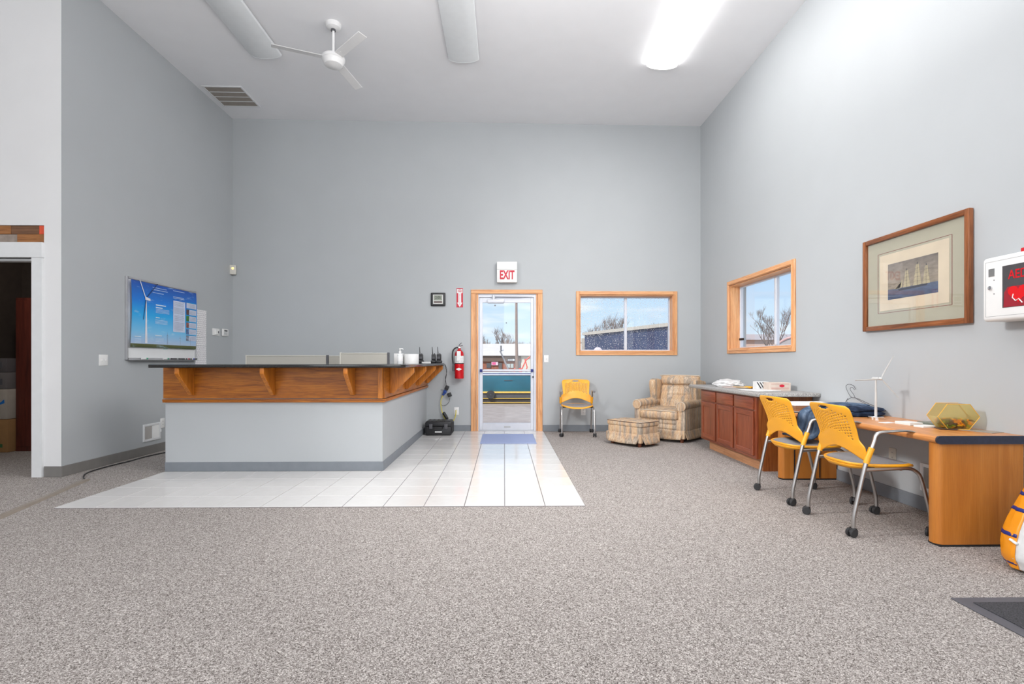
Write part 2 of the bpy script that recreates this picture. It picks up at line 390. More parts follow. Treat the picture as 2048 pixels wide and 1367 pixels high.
# ------------------------------------------------------------------ back door
dr = M(); y0, y1 = YB - .018, YB + .004
cas = M(); cas.bb(-.512, -.436, y0, y1, 0, 2.135, .004, 1); cas.bb(.520, .598, y0, y1, 0, 2.135, .004, 1)
cas.bb(-.43, -.40, YB, YB + .1, 0, 2.14); cas.bb(.50, .517, YB, YB + .1, 0, 2.14)
struct(cas.build('trim_2', oakt))
struct(M().bb(-.512, .598, y0, y1, 2.136, 2.199, .004, 1).build('trim_3', oakth))
fr = M(); fr.bb(-.436, -.385, YB + .02, YB + .15, .0, 2.14); fr.bb(.468, .52, YB + .02, YB + .15, 0, 2.14); fr.bb(-.385, .468, YB + .02, YB + .15, 2.085, 2.14)
fr.bb(-.385, .468, YB + .03, YB + .16, .0, .018)
dfo = struct(fr.build('door_1', alum, smooth=False))
lf = M(); gx0, gx1, gz0, gz1 = -.333, .417, .125, 2.005
lf.bb(-.383, gx0, YB + .04, YB + .085, .02, 2.083, .003, 1); lf.bb(gx1, .466, YB + .04, YB + .085, .02, 2.083, .003, 1)
lf.bb(gx0, gx1, YB + .04, YB + .085, gz1, 2.083); lf.bb(gx0, gx1, YB + .04, YB + .085, .02, gz0)
lf.build('door_leaf', alum, dfo, smooth=False)
M().bb(gx0, gx1, YB + .060, YB + .066, gz0, gz1).build('pane', gls, dfo, smooth=False)
pb = M(); pb.box((.04, YB + .02, .945), (.80, .03, .03), None, .006); pb.box((.04, YB + .012, .962), (.72, .012, .006))
pb.build('push_bar', alum, dfo)
pe = M(); pe.bb(-.375, -.335, YB - .01, YB + .045, .925, .968, .006); pe.bb(.415, .455, YB - .01, YB + .045, .925, .968, .006)
pe.build('bar_bracket', navy, dfo)
M().cyl((.452, YB + .045, .845), (.452, YB + .02, .845), .014).build('lock_cylinder', dgrey, dfo)
clz = M(); clz.bb(-.26, .0, YB - .03, YB + .04, 1.99, 2.05, .01); clz.tube([(-.16, YB - .01, 2.06), (-.16, YB - .01, 2.10), (.20, YB - .02, 2.095), (.44, YB + .02, 2.10)], .009, 8)
clz.cyl((-.16, YB - .01, 2.04), (-.16, YB - .01, 2.115), .022)
clz.build('door_closer', alum, dfo)
M().bb(.0, .10, YB + .036, YB + .041, .055, .08).build('maker_plate', steel, dfo)
M().cyl((-.14, YB + .058, 1.96), (-.14, YB + .05, 1.96), .012).build('sticker', plain('sticker_grey', (.3, .3, .3, 1)), dfo)
M().cyl((.036, YB + .0605, 1.69), (.036, YB + .0585, 1.69), .009).build('bullet_mark', dgrey, dfo)

# ------------------------------------------------------------------ windows
def casing(name, mx, mz, along, fx, a0, a1, b0, b1, wd=.058, sgn=1):
    """along='x' frame on back wall at y=fx; along='y' on right wall at x=fx"""
    m1 = M(); m2 = M(); t = .02
    def bx(m, p, q, r, s, d0=0, d1=t, bev=.004):
        if along == 'x': m.bb(p, q, fx - d1, fx - d0, r, s, bev, 1)
        else: m.bb(fx - d1, fx - d0, p, q, r, s, bev, 1)
    bx(m1, a0, a0 + wd, b0, b1); bx(m1, a1 - wd, a1, b0, b1)
    bx(m2, a0 + wd, a1 - wd, b1 - wd, b1); bx(m2, a0 + wd, a1 - wd, b0, b0 + wd)
    i = wd - .006                                   # stepped inner moulding
    bx(m1, a0 + i - .014, a0 + i, b0 + i, b1 - i, t - .002, t + .007, .002); bx(m1, a1 - i, a1 - i + .014, b0 + i, b1 - i, t - .002, t + .007, .002)
    bx(m2, a0 + i, a1 - i, b1 - i, b1 - i + .014, t - .002, t + .007, .002); bx(m2, a0 + i, a1 - i, b0 + i - .014, b0 + i, t - .002, t + .007, .002)
    # jamb lining into the wall
    dd = -.125
    bx(m1, a0 + wd, a0 + wd + .014, b0 + wd, b1 - wd, dd, 0, 0); bx(m1, a1 - wd - .014, a1 - wd, b0 + wd, b1 - wd, dd, 0, 0)
    bx(m2, a0 + wd + .014, a1 - wd - .014, b1 - wd - .014, b1 - wd, dd, 0, 0); bx(m2, a0 + wd + .014, a1 - wd - .014, b0 + wd, b0 + wd + .014, dd, 0, 0)
    o = m1.build(name, mz); struct(o); o2 = m2.build('casing_rail', mx, o); return o
def sash(parent, along, fx, a0, a1, b0, b1, am, gm, flip=False):
    m = M(); t = .045; w_ = .03
    def bx(m, p, q, r, s, d0=0, d1=t):
        if along == 'x': m.bb(p, q, fx + d0, fx + d1, r, s, .003, 1)
        else: m.bb(fx + d0, fx + d1, p, q, r, s, .003, 1)
    bx(m, a0, a0 + w_, b0, b1); bx(m, a1 - w_, a1, b0, b1); bx(m, a0 + w_, a1 - w_, b0, b0 + w_); bx(m, a0 + w_, a1 - w_, b1 - w_, b1)
    m.build('window_frame', alum, parent)
    m = M(); bx(m, am - .02, am + .02, b0 + w_, b1 - w_, -.004, .04); m.build('window_mullion', alum, parent)
    for p, q, d in ((a0 + w_, am - .02, .012), (am + .02, a1 - w_, .03)):
        m = M()
        if along == 'x': m.bb(p, q, fx + d, fx + d + .004, b0 + w_, b1 - w_)
        else: m.bb(fx + d, fx + d + .004, p, q, b0 + w_, b1 - w_)
        m.build('pane', gm, parent, smooth=False)
wn1 = casing('window_1', oakth, oakt, 'x', YB, 1.120, 2.700, 1.184, 2.179)
sash(wn1, 'x', YB + .125, 1.178, 2.642, 1.242, 2.121, 1.925, glsd)
wn2 = casing('window_2', oakty, oakt, 'y', XR, 5.335, 6.965, 1.192, 2.170)
sash(wn2, 'y', XR + .125, 5.393, 6.907, 1.250, 2.112, 5.98, gls)
M().bb(XR + .10, XR + .124, 6.76, 6.86, 1.37, 1.40, .004).build('window_latch', dirtbr, wn2)

# ------------------------------------------------------------------ ceiling fixtures
def fixture(x, y0, y1, lit, label):
    zc = cz(x)
    t = thing('ceiling_light', label, 'ceiling light', (x, (y0 + y1) / 2, zc), 0, 'wraparound fluorescent ceiling lights')
    L = (y1 - y0) / 2
    M().bb(-.10, .10, -L, L, -.045, 0, .004, 1).build('housing', whitepl, t)
    prof = [(-.188, -.018), (-.180, -.040), (-.13, -.062), (-.07, -.073), (0, -.076), (.07, -.073), (.13, -.062), (.180, -.040), (.188, -.018)]
    d = M(); d.prism(prof, 'y', -L + .006, L - .006); d.build('diffuser', difl if lit else difo, t)
    for s_ in (-1, 1):
        e_ = M(); e_.prism([(p[0] * 1.01, p[1] * 1.02) for p in prof], 'y', s_ * L - .006, s_ * L + .006); e_.build('end_cap', whitepl if lit else difo, t)
    return t
fixture(-2.87, 3.80, 6.22, False, 'unlit curved fluorescent ceiling fixture above the counter, left of the ceiling fan')
fixture(-.49, 3.80, 6.23, False, 'unlit flat-looking fluorescent ceiling fixture, the middle of the three')
fixture(1.95, 3.80, 6.30, True, 'glowing white fluorescent ceiling fixture, the one switched on near right wall')
# fan
fz = cz(-1.88); ft = thing('ceiling_fan', 'white three blade ceiling fan hanging on a short rod', 'ceiling fan', (-1.88, 5.67, fz))
M().lathe([(0, 0), (.085, 0), (.085, -.012), (.075, -.045), (.045, -.06), (0, -.062)]).build('canopy', wblade, ft)
M().cyl((0, 0, -.055), (0, 0, -.33), .014, n=12).build('downrod', wblade, ft)
M().lathe([(0, -.06), (.026, -.058), (.026, -.078), (0, -.08)]).build('rod_collar', dgrey, ft)
M().lathe([(0, -.32), (.04, -.325), (.05, -.345), (.115, -.36), (.125, -.375), (.125, -.395), (.115, -.405), (.118, -.41), (.095, -.455), (.05, -.475), (0, -.48)]).build('motor', wblade, ft)
for i, tgt in enumerate([(-2.62, 5.37), (-1.40, 5.20), (-1.77, 6.30)]):
    a = math.atan2(tgt[1] - 5.67, tgt[0] + 1.88)
    b = M(); b.box((.37, 0, 0), (.50, .10, .006), (math.radians(-11), 0, 0), .003, 1)
    b.box((.13, 0, .0), (.12, .04, .008), None, .002, 1)
    b.build('blade', wblade, ft, (0, 0, -.385), (0, 0, a))
# return grille
gq = thing('ceiling_vent', 'grey louvred return air grille in the ceiling corner', 'vent', (-3.83, 7.27, cz(-3.83)), 0, None, (0, -math.atan(.105 / 11.57) * -1, 0))
g = M(); 
for a in ((-.27, -.245, -.28, .28), (.245, .27, -.28, .28), (-.245, .245, -.28, -.255), (-.245, .245, .255, .28)): g.bb(*a, -.014, -.001, .002, 1)
g.build('frame', trimw, gq)
M().bb(-.245, .245, -.255, .255, -.004, -.002).build('backing', plain('grille_shadow', (.12, .10, .09, 1), .9), gq)
for k in range(1, 4): M().bb(-.245, .245, -.255 + k * .1275 - .006, -.255 + k * .1275 + .006, -.012, -.003).build('divider', trimw, gq)
lv = M()
for k in range(44): 
    y = -.25 + k * .0116
    lv.box((0, y, -.007), (.49, .007, .0015), (math.radians(-35), 0, 0))
lv.build('louvre', plain('louvre_taupe', (.30, .27, .24, 1), .5), gq)

# ------------------------------------------------------------------ reception counter
XC0, XC1, YC = -3.324, -1.20, 5.08
rc = thing('reception_counter', 'grey painted L-shaped reception counter base with oak band and brackets', 'counter', (-2.26, YC, 0))
def R(m, name, mat, **k): return m.build(name, mat, rc, (2.26, -YC, 0), **k)
b = M(); b.bb(XC0, XC1, YC, YC + .14, 0, 1.03); b.bb(XC1 - .14, XC1, YC + .14, YB - .002, 0, 1.03); R(b, 'base_wall', wallp, smooth=False)
b = M(); b.bb(XC0 - .002, XC1 + .008, YC - .008, YC, .009, .10, .002, 1); R(b, 'front_baseboard', base_g)
b = M(); b.bb(XC1, XC1 + .008, YC, YB - .02, .009, .10, .002, 1); R(b, 'side_baseboard', base_g)
b = M(); b.bb(XC0 - .01, XC1 + .012, YC - .018, YC, .725, 1.028, .001, 1); R(b, 'front_panel', oak, smooth=False)
b = M(); b.bb(XC1, XC1 + .018, YC, YB - .002, .725, 1.028, .001, 1); R(b, 'side_panel', wood('oak_side', S(130, 66, 6), S(184, 106, 20), S(206, 128, 40), 1, 6, .4), smooth=False)
for zz, pr, hh in ((.712, .032, .012), (.697, .026, .022)):
    b = M(); b.bb(XC0 - .014, XC1 + pr, YC - pr, YC, zz - hh / 2, zz + hh / 2, .004, 2); R(b, 'moulding', oak)
    b = M(); b.bb(XC1, XC1 + pr, YC, YB - .002, zz - hh / 2, zz + hh / 2, .004, 2); R(b, 'moulding', MATS['oak_side'])
brp = [(0, 1.028), (-.245, 1.028), (-.250, .975), (-.235, .955), (-.035, .76), (0, .76)]
for xr in (-3.03, -2.242, -1.465):
    b = M(); b.prism([(p[0] + YC - .018, p[1]) for p in brp], 'x', xr - .040, xr, .003, 1); R(b, 'bracket', oakv)
for yr in (5.32, 6.14, 6.97, 7.80):
    b = M(); b.prism([(-p[0] + XC1 + .018, p[1]) for p in brp], 'y', yr, yr + .040, .003, 1); R(b, 'bracket', oakv)
b = M(); b.bb(XC1 - .035, XC1 + .010, YC - .05, YC - .018, .725, 1.028, .003, 1); R(b, 'corner_post', oakv)
# granite top: L outline, rounded outer corner
cx1, cyf = -.925, 4.80
poly = [(-3.30, cyf), (cx1 - .06, cyf)]
poly += [(cx1 - .06 + .06 * math.sin(a * PI / 10), cyf + .06 - .06 * math.cos(a * PI / 10)) for a in range(1, 6)]
poly += [(cx1, YB - .003), (-1.52, YB - .003), (-1.52, 5.42), (-3.30, 5.42)]
ct = M(); ct.prism(poly, 'z', 1.030, 1.060, .004, 2)
tag(ct.build('countertop', granite), 'black speckled granite countertop lying on the reception counter', 'countertop')

# things on the counter
s_ = thing('sanitizer_bottle', 'clear pump bottle of hand sanitizer with white pump on black countertop', 'bottle', (-1.265, 6.25, 1.060))
M().lathe([(0, 0), (.030, 0), (.033, .006), (.033, .10), (.026, .118), (.013, .126), (.013, .134), (0, .134)]).build('bottle_body', plain('bottle_clear', (.74, .76, .77, 1), .12, 0, .02), s_)
M().lathe([(.0332, .03), (.0338, .032), (.0338, .088), (.0332, .09)]).build('bottle_label', paper, s_)
p = M(); p.lathe([(0, .132), (.016, .132), (.016, .15), (.007, .152), (.006, .172), (.012, .174), (.012, .186), (0, .188)]); p.tube([(0, 0, .182), (.03, -.01, .182), (.042, -.012, .174)], .005, 8)
p.build('pump', whitepl, s_)
wbx = thing('white_box', 'short white box beside a rounded drum on counter, behind the sanitizer', 'box', (-1.43, 7.0, 1.060))
M().bb(-.055, .055, -.07, .07, 0, .135, .004, 2).build('box_body', whitepl, wbx)
tag(M().lathe([(0, 0), (.10, 0), (.10, .122), (.096, .128), (0, .128)], n=32).build('round_tub', whitepl, None, (-1.27, 7.05, 1.060)), 'round white tub on the counter just right of the white box', 'tub')
ra = thing('two_way_radio', '', 'radio', (0, 0, 0), 0, 'radios charging on the counter')
M().bb(-.032, .032, -.024, .024, .045, .135, .008, 2).build('radio_body', blk, ra)
M().tube([(-.014, 0, .12), (-.016, 0, .16), (-.022, 0, .245)], [.008, .006, .004], 8).build('antenna', blk, ra)
M().cyl((.012, 0, .13), (.012, 0, .148), .008, n=10).build('volume_knob', blk, ra)
M().box((0, 0, .022), (.085, .075, .044), None, .012).build('charger_cradle', blk, ra)
M().bb(-.02, .02, -.0265, -.0235, .065, .10).build('radio_grille', dgrey, ra)
ra.location = (-1.245, 7.70, 1.060); ra['label'] = 'black handheld radio in charger, leftmost of three, near the white tub'
dup(ra, (-1.055, 7.70, 1.060), .1, 'black handheld radio in charger, middle one of the three')
dup(ra, (-.965, 7.62, 1.060), -.15, 'black handheld radio in charger at the counter end nearest the extinguisher')
tag(M().box((-1.15, 7.60, 1.071), (.13, .05, .022), None, .004).build('power_strip', whitepl), 'small white power block lying between the radios on counter', 'power strip')

# cubicle partitions standing behind the counter
def partition(x0, x1, y, h, label):
    t = thing('cubicle_partition', label, 'partition', ((x0 + x1) / 2, y, 0), 0, 'beige cubicle partitions')
    w_ = (x1 - x0) / 2
    M().bb(-w_ + .01, w_ - .015, -.02, .02, .05, h - .012, .004, 1).build('panel', beigep, t)
    M().bb(-w_, w_, -.026, .026, h - .014, h, .003, 1).build('top_cap', almond, t)
    M().bb(w_ - .018, w_ + .004, -.028, .028, 0, h + .003, .003, 1).build('end_post', dgrey, t)
    M().bb(-w_ - .004, -w_ + .012, -.028, .028, 0, h + .003, .003, 1).build('end_post', almond, t)
def xat(u, y): return ony(u, 700, y)[0]
partition(xat(493, 7.2), xat(656, 7.2), 7.2, 1.090 + 12 * 7.2 / 1024, 'long low beige fabric partition behind the counter, left one')
partition(xat(681, 6.6), xat(778, 6.6), 6.6, 1.090 + 17 * 6.6 / 1024, 'taller beige fabric partition behind counter beside the sanitizer bottle')
partition(xat(657, 7.6), xat(720, 7.6), 7.6, 1.090 + 11 * 7.6 / 1024, 'short recessed beige partition between the two longer ones')

# ------------------------------------------------------------------ back wall fittings
ex = thing('exit_sign', 'white square exit sign box with red letters above the door', 'sign', (.046, YB, 2.46))
M().bb(-.155, .155, -.085, 0, -.159, .159, .006, 2).build('sign_box', whitepl, ex)
M().bb(-.157, .157, -.088, -.083, .04, .043).build('seam', plain('seam_grey', (.35, .35, .35, 1)), ex)
text('letters', 'EXIT', redt, ex, (0, -.0855, -.05), FB, .185, .60, .001, .006)
cl_ = thing('wall_clock', 'black square digital clock with grey display on back wall', 'clock', (-1.019, YB, 2.046))
M().bb(-.113, .113, -.03, 0, -.104, .104, .022, 4).build('case', blk, cl_)
M().bb(-.078, .078, -.033, -.028, -.072, .072, .004, 1).build('bezel', plain('bezel_silver', (.62, .62, .60, 1), .35), cl_)
M().bb(-.062, .062, -.035, -.032, -.018, .060).build('display', plain('lcd_green', (.25, .28, .22, 1), .25), cl_)
text('digits', '2:05', blk, cl_, (0, -.0355, .024), FB, .062, .8, .0004, .001)
M().bb(-.062, .062, -.035, -.032, -.054, -.032).build('display_strip', plain('strip_brown', (.08, .04, .035, 1)), cl_)
fs = thing('fire_extinguisher_sign', 'narrow red sign with white arrow pointing down to extinguisher', 'sign', (-.686, YB, 2.073))
M().bb(-.050, .050, -.003, 0, -.148, .148).build('sign_plate', redt, fs)
ar = M(); ar.prism([(-.043, .138), (0, .128), (.043, .138), (.043, .075), (.022, .068), (.022, -.075), (.042, -.075), (0, -.145), (-.042, -.075), (-.022, -.075), (-.022, .068), (-.043, .075)], 'y', -.0045, -.003)
ar.build('arrow', paper, fs, smooth=False)
text('letters', 'FIRE', redt, fs, (0, -.005, .10), FB, .038, .9, .0003, .001)
for k, ch in enumerate('EXTINGUISHER'): text('small_letter', ch, redt, fs, (0, -.005, .055 - k * .0145), FB, .016, 1, .0003, .0004)
fe = thing('fire_extinguisher', 'red fire extinguisher with black hose hung on wall beside door', 'fire extinguisher', (-.685, YB - .095, .825))
M().lathe([(0, 0), (.066, 0), (.070, .012), (.070, .36), (.062, .40), (.035, .43), (.022, .44), (.022, .46), (0, .46)], n=28).build('cylinder', redm, fe)
M().lathe([(.0705, .235), (.0715, .237), (.0715, .345), (.0705, .347)], n=28).build('label_band', plain('label_white', (.75, .75, .74, 1), .5, 0, .35, 90), fe)
M().lathe([(.0708, .225), (.072, .226), (.072, .236), (.0708, .237)], n=28).build('strap', blk, fe)
dd = M(); dd.prism([(-.045, .145), (0, .122), (.045, .145), (0, .168)], 'y', -.0725, -.070); dd.build('diamond_mark', paper, fe, smooth=False)
M().bb(-.030, .028, -.082, -.078, .27, .42, .001, 1).build('inspection_tag', paper, fe)
v_ = M(); v_.bb(-.014, .014, -.014, .014, .455, .49, .004); v_.cyl((0, 0, .47), (.03, 0, .47), .008); v_.build('valve', chrome, fe)
v_ = M(); v_.tube([(-.01, 0, .488), (.03, -.02, .50), (.055, -.03, .505)], .006, 8); v_.tube([(-.005, 0, .495), (.0, 0, .515), (.035, -.03, .545)], .005, 8); v_.build('handle', dgrey, fe)
M().tube(smooth_path([(-.012, 0, .475), (-.06, 0, .468), (-.098, 0, .42), (-.105, 0, .33), (-.092, 0, .22), (-.085, 0, .16)]), .011, 10).build('hose', blk, fe)
M().cyl((-.085, 0, .23), (-.085, 0, .115), .016, .020).build('nozzle', dgrey, fe)
M().bb(-.03, .03, .07, .095, .2, .44, .003).build('wall_hook', dgrey, fe)
def plate(name, label, loc, rz, w_, h_, kind, mat=whitepl):
    t = thing(name, label, 'switch' if kind[0] == 's' else 'outlet', loc, rz)
    M().bb(-w_ / 2, w_ / 2, -.006, 0, -h_ / 2, h_ / 2, .002, 2).build('plate', mat, t)
    n = int(kind[1])
    for k in range(n):
        x = (k - (n - 1) / 2) * .045
        if kind[0] == 's':
            M().bb(x - .005, x + .005, -.016, -.005, -.010, .012, .002, 1).build('toggle', mat, t)
        else:
            for z in (-.02, .02):
                m_ = M(); m_.lathe([(0, 0), (.016, 0), (.016, .0015), (0, .0015)], (x, -.006, z), 14, (PI / 2, 0, 0)); f_ = m_.build('socket', mat, t)
                m_ = M(); m_.bb(x - .007, x - .0045, -.0085, -.007, z - .003, z + .006); m_.bb(x + .0045, x + .007, -.0085, -.007, z - .003, z + .006); m_.build('slot', dgrey, f_)
    return t
plate('light_switch', 'single white light switch on wall right of the door', (.657, YB, 1.129), 0, .07, .112, 's1')
plate('wall_outlet', 'white outlet low on wall with a yellow cord plugged in', (-.736, YB, .32), 0, .072, .118, 'o1')
plate('wall_outlet', 'white outlet low on back wall under the lone yellow chair', (1.233, YB, .308), 0, .072, .112, 'o1')
plate('light_switch', 'double white light switch on left wall below the whiteboard level', (XL, 5.404, 1.102), PI / 2, .116, .115, 's2')
plate('wall_outlet', 'white outlet low on left wall beside the white vent', (XL, 6.33, .335), PI / 2, .074, .118, 'o1')
plate('wall_outlet', 'almond outlet on right wall below the desk', (XR, 3.995, .35), -PI / 2, .074, .112, 'o1', almond)
ms = thing('motion_sensor', 'small beige motion sensor with amber lens in wall corner', 'sensor', (-4.152, 7.91, 2.487), math.radians(20))
M().bb(-.045, .045, -.03, .03, -.072, .072, .01, 2).build('sensor_body', almond, ms)
M().lathe([(0, .0), (.016, .002), (.018, .0), (.018, -.004), (0, -.004)], (0, -.03, .02), 16, (PI / 2, 0, 0)).build('lens', emit('amber_lens', (1, .72, .25, 1), 1.0), ms)
th = thing('thermostat', 'white rounded thermostat on left wall beside the papers', 'thermostat', (XL, 7.486, 1.513), PI / 2)
M().bb(-.088, .088, -.012, 0, -.052, .052, .02, 3).build('back_plate', whitepl, th)
M().bb(-.04, .05, -.026, -.010, -.038, .038, .006, 2).build('cover', whitepl, th)
M().bb(.018, .04, -.028, -.025, -.018, .014).build('display', dgrey, th)
kp = thing('alarm_keypad', 'white alarm keypad with dark display next to thermostat', 'keypad', (XL, 7.72, 1.518), PI / 2)
M().bb(-.08, .08, -.022, 0, -.055, .055, .015, 3).build('case', whitepl, kp)
M().bb(-.04, .04, -.025, -.021, .015, .038).build('display', dgrey, kp)
for a in range(3):
    for c_ in range(3): M().bb(-.045 + a * .032, -.023 + a * .032, -.025, -.021, -.038 + c_ * .017, -.027 + c_ * .017).build('key', plain('key_grey', (.45, .46, .47, 1)), kp)

# ------------------------------------------------------------------ whiteboard, poster, markers, papers
wbd = thing('whiteboard', 'aluminium framed whiteboard on left wall, mostly covered by blue poster', 'whiteboard', (XL, 6.345, 1.57), PI / 2)
# local x runs along +y world, local -y out of the wall
HW, HH = .625, .453
M().bb(-HW, HW, -.014, 0, -HH, HH).build('board', plain('whiteboard_gloss', (.78, .79, .80, 1), .15, 0, .01), wbd, smooth=False)
f_ = M()
for a in ((-HW - .012, -HW + .010, -HH - .01, HH + .01), (HW - .010, HW + .012, -HH - .01, HH + .01), (-HW, HW, HH - .014, HH + .01), (-HW, HW, -HH - .01, -HH + .012)): f_.bb(a[0], a[1], -.026, 0, a[2], a[3], .002, 1)
f_.build('frame', plain('board_frame', (.5, .5, .52, 1), .35, .6), wbd)
M().bb(-HW + .02, HW - .02, -.075, -.02, -HH - .016, -HH - .008, .002, 1).build('marker_tray', MATS['board_frame'], wbd)
grn = plain('green_ink', S(120, 196, 178), .6)
for x, z, s__ in ((-.36, -.288, 'PRODUCTION'), (.02, -.325, 'SITE'), (.28, -.30, 'PARTS'), (.50, -.305, 'CREW')):
    text('handwriting', s__, grn, wbd, (x, -.0148, z), FB, .045, 1.0, .0002)
mkc = {'green': plain('marker_green', S(40, 150, 110)), 'black': blk, 'blue': plain('marker_blue', S(40, 60, 170)), 'red': redt}
WH = {-.40: 'green', -.03: 'green', .12: 'black', .27: 'black', .33: 'black', .38: 'red', .43: 'black', .49: 'blue', .55: 'black'}
nm = 0
for x, c_ in WH.items():
    lab = {-.40: 'green marker lying alone at near end of the whiteboard tray', -.03: 'green marker near the middle of the whiteboard tray', .12: 'black marker alone right of middle of whiteboard tray',
           .38: 'red marker lying among black ones in the whiteboard tray', .49: 'blue marker near the far end of whiteboard tray', .27: 'first black marker of the cluster, just right of the lone black one', .33: 'black marker just left of the red marker in tray', .43: 'black marker between the red and the blue markers in tray'}.get(x, 'last black marker at the far right end of tray')
    k = thing('marker', lab, 'marker', (XL + .052, 6.345 + x, 1.57 - HH + .003), PI / 2, 'markers in the whiteboard tray')
    M().cyl((-.045, 0, 0), (.022, 0, 0), .009, n=10).build('barrel', whitepl if c_ != 'black' else blk, k)
    M().cyl((.022, 0, 0), (.05, 0, 0), .0095, n=10).build('cap', mkc[c_], k)
# poster with gentle curl
pg, t_, b_ = base('poster_sky', .35)
cc = t_.nodes.new('ShaderNodeTexCoord'); sp = t_.nodes.new('ShaderNodeSeparateXYZ'); t_.links.new(cc.outputs['Object'], sp.inputs[0])
mr = t_.nodes.new('ShaderNodeMapRange'); mr.inputs[1].default_value = -.375; mr.inputs[2].default_value = .375; t_.links.new(sp.outputs[2], mr.inputs[0])
sk = ramp(t_, mr.outputs[0], [(0, S(60, 72, 34)), (.052, S(92, 96, 44)), (.058, S(176, 196, 226)), (.25, S(120, 196, 240)), (.5, S(30, 170, 238)), (.72, S(4, 122, 220)), (1, S(14, 76, 170))])
mxp = t_.nodes.new('ShaderNodeMixRGB'); mxp.inputs[2].default_value = S(190, 220, 240)
t_.links.new(ramp(t_, tnoise(t_, coords(t_, (2, 2, 9)), 2.6, 4, .6), [(.58, (0, 0, 0, 1)), (.78, (.6, .6, .6, 1))]), mxp.inputs[0]); t_.links.new(sk, mxp.inputs[1])
t_.links.new(mxp.outputs[0], b_.inputs['Base Color'])
po = thing('poster', 'large blue wind turbine poster pinned over the whiteboard', 'poster', (XL + .028, 6.345, 1.625), PI / 2)
PW, PH = .612, .375
def pc(x, z): return -.006 - .012 * abs(math.sin(x * 3.1 + .4)) * (.4 + .6 * (z / PH + 1) / 2) - .02 * max(0, (-x - .5)) * 2
q = M(); q.grid(lambda u, v: (-PW + .02 * math.sin(v * 3) + u * (2 * PW - .01), pc(-PW + u * 2 * PW, -PH + v * 2 * PH), -PH + v * 2 * PH), 30, 12)
q.build('print_sheet', pg, po)
def onp(name, mat, poly, lift=.003):
    m = M(); y = lambda x, z: pc(x, z) - lift
    m.face([(x, y(x, z), z) for x, z in poly]); return m.build(name, mat, po, smooth=False)
def rectp(name, mat, x0, x1, z0, z1, lift=.003, n=4):
    m = M(); m.grid(lambda u, v: (x0 + u * (x1 - x0), pc(x0 + u * (x1 - x0), z0 + v * (z1 - z0)) - lift, z0 + v * (z1 - z0)), n, 2); return m.build(name, mat, po)
tw = plain('turbine_white', S(232, 232, 240)); tdk = plain('turbine_shadow', S(34, 60, 110)); ltb = plain('text_pale', S(208, 228, 246)); txg = plain('text_grey', S(150, 160, 180)); cyan = plain('poster_cyan', S(30, 160, 220))
onp('turbine_tower', tw, [(-.375, -.325), (-.335, -.325), (-.352, .175), (-.364, .175)])
onp('turbine_blade', tdk, [(-.375, .19), (-.362, .185), (-.15, .385), (-.165, .388)], .005)
onp('turbine_blade', tw, [(-.375, .19), (-.362, .195), (-.465, .39), (-.475, .385)], .005)
onp('turbine_blade', tdk, [(-.368, .18), (-.356, .178), (-.405, -.06), (-.411, -.055)], .005)
onp('turbine_hub', tw, [(-.38, .175), (-.29, .168), (-.29, .195), (-.375, .21)], .006)
for x, s__ in ((.02, 1), (.26, .8), (.47, .6)):
    m = M()
    for a in (90, 210, 330):
        ca, sa = math.cos(math.radians(a)), math.sin(math.radians(a)); L_ = .05 * s__
        zc = -.325 + .11 * s__
        m.face([(x + sa * .002, pc(x, zc) - .004, zc - ca * .002), (x - sa * .002, pc(x, zc) - .004, zc + ca * .002), (x + ca * L_, pc(x, zc) - .004, zc + sa * L_)])
    m.face([(x - .003, pc(x, 0) - .004, -.325), (x + .003, pc(x, 0) - .004, -.325), (x + .0015, pc(x, 0) - .004, zc), (x - .0015, pc(x, 0) - .004, zc)])
    m.build('small_turbine', txg, po, smooth=False)
rectp('text_panel', plain('panel_pale', S(206, 216, 238)), .125, .36, -.165, .225)
m = M()
for k in range(30):
    z = .21 - k * .0122
    if k in (5, 13, 20): continue
    x1 = .345 - random.uniform(0, .03); m.grid(lambda u, v, z=z, x1=x1: (.14 + u * (x1 - .14), pc(.14 + u * (x1 - .14), z) - .0045, z + v * .0035), 3, 1)
stuff(m.build('text_lines', txg, po))
for k in range(6):
    z1 = .225 - k * .085
    rectp('caption_panel', plain('caption_pale', S(200, 208, 228)), .385 if k == 0 else .445, .60, z1 - .068, z1)
    if k: rectp('photo_square', plain('photo_%d' % (k), [0, S(90, 60, 56), S(70, 120, 40), S(150, 92, 80), S(90, 120, 170), S(130, 140, 160)][k], .4, 0, .6, 40), .385, .44, z1 - .068, z1)
    rectp('cyan_bar', cyan, .385, .60, z1 + .002, z1 + .009, .004)
    m = M()
    for r_ in range(4): m.grid(lambda u, v, z=z1 - .02 - r_ * .012: (.46 + u * .12, pc(.46 + u * .12, z) - .0045, z + v * .003), 2, 1)
    stuff(m.build('text_lines', txg, po))
m = M()
for z, x0, x1 in ((.13, -.19, -.01), (.10, -.19, -.07), (-.02, -.19, -.12), (-.26, -.55, -.44), (-.235, -.20, -.08)): m.grid(lambda u, v: (x0 + u * (x1 - x0), pc(x0 + u * (x1 - x0), z) - .004, z + v * .012), 3, 1)
for zz in (.075, .0, .0):
    pass
for z0, x0, x1 in ((.085, -.19, .05), (-.045, -.20, .02), (-.285, -.55, -.44), (-.26, -.2, -.05)):
    for r_ in range(4): m.grid(lambda u, v, z=z0 - r_ * .014: (x0 + u * (x1 - x0) * random.choice((1, 1)), pc(x0 + u * (x1 - x0), z) - .004, z + v * .004), 3, 1)
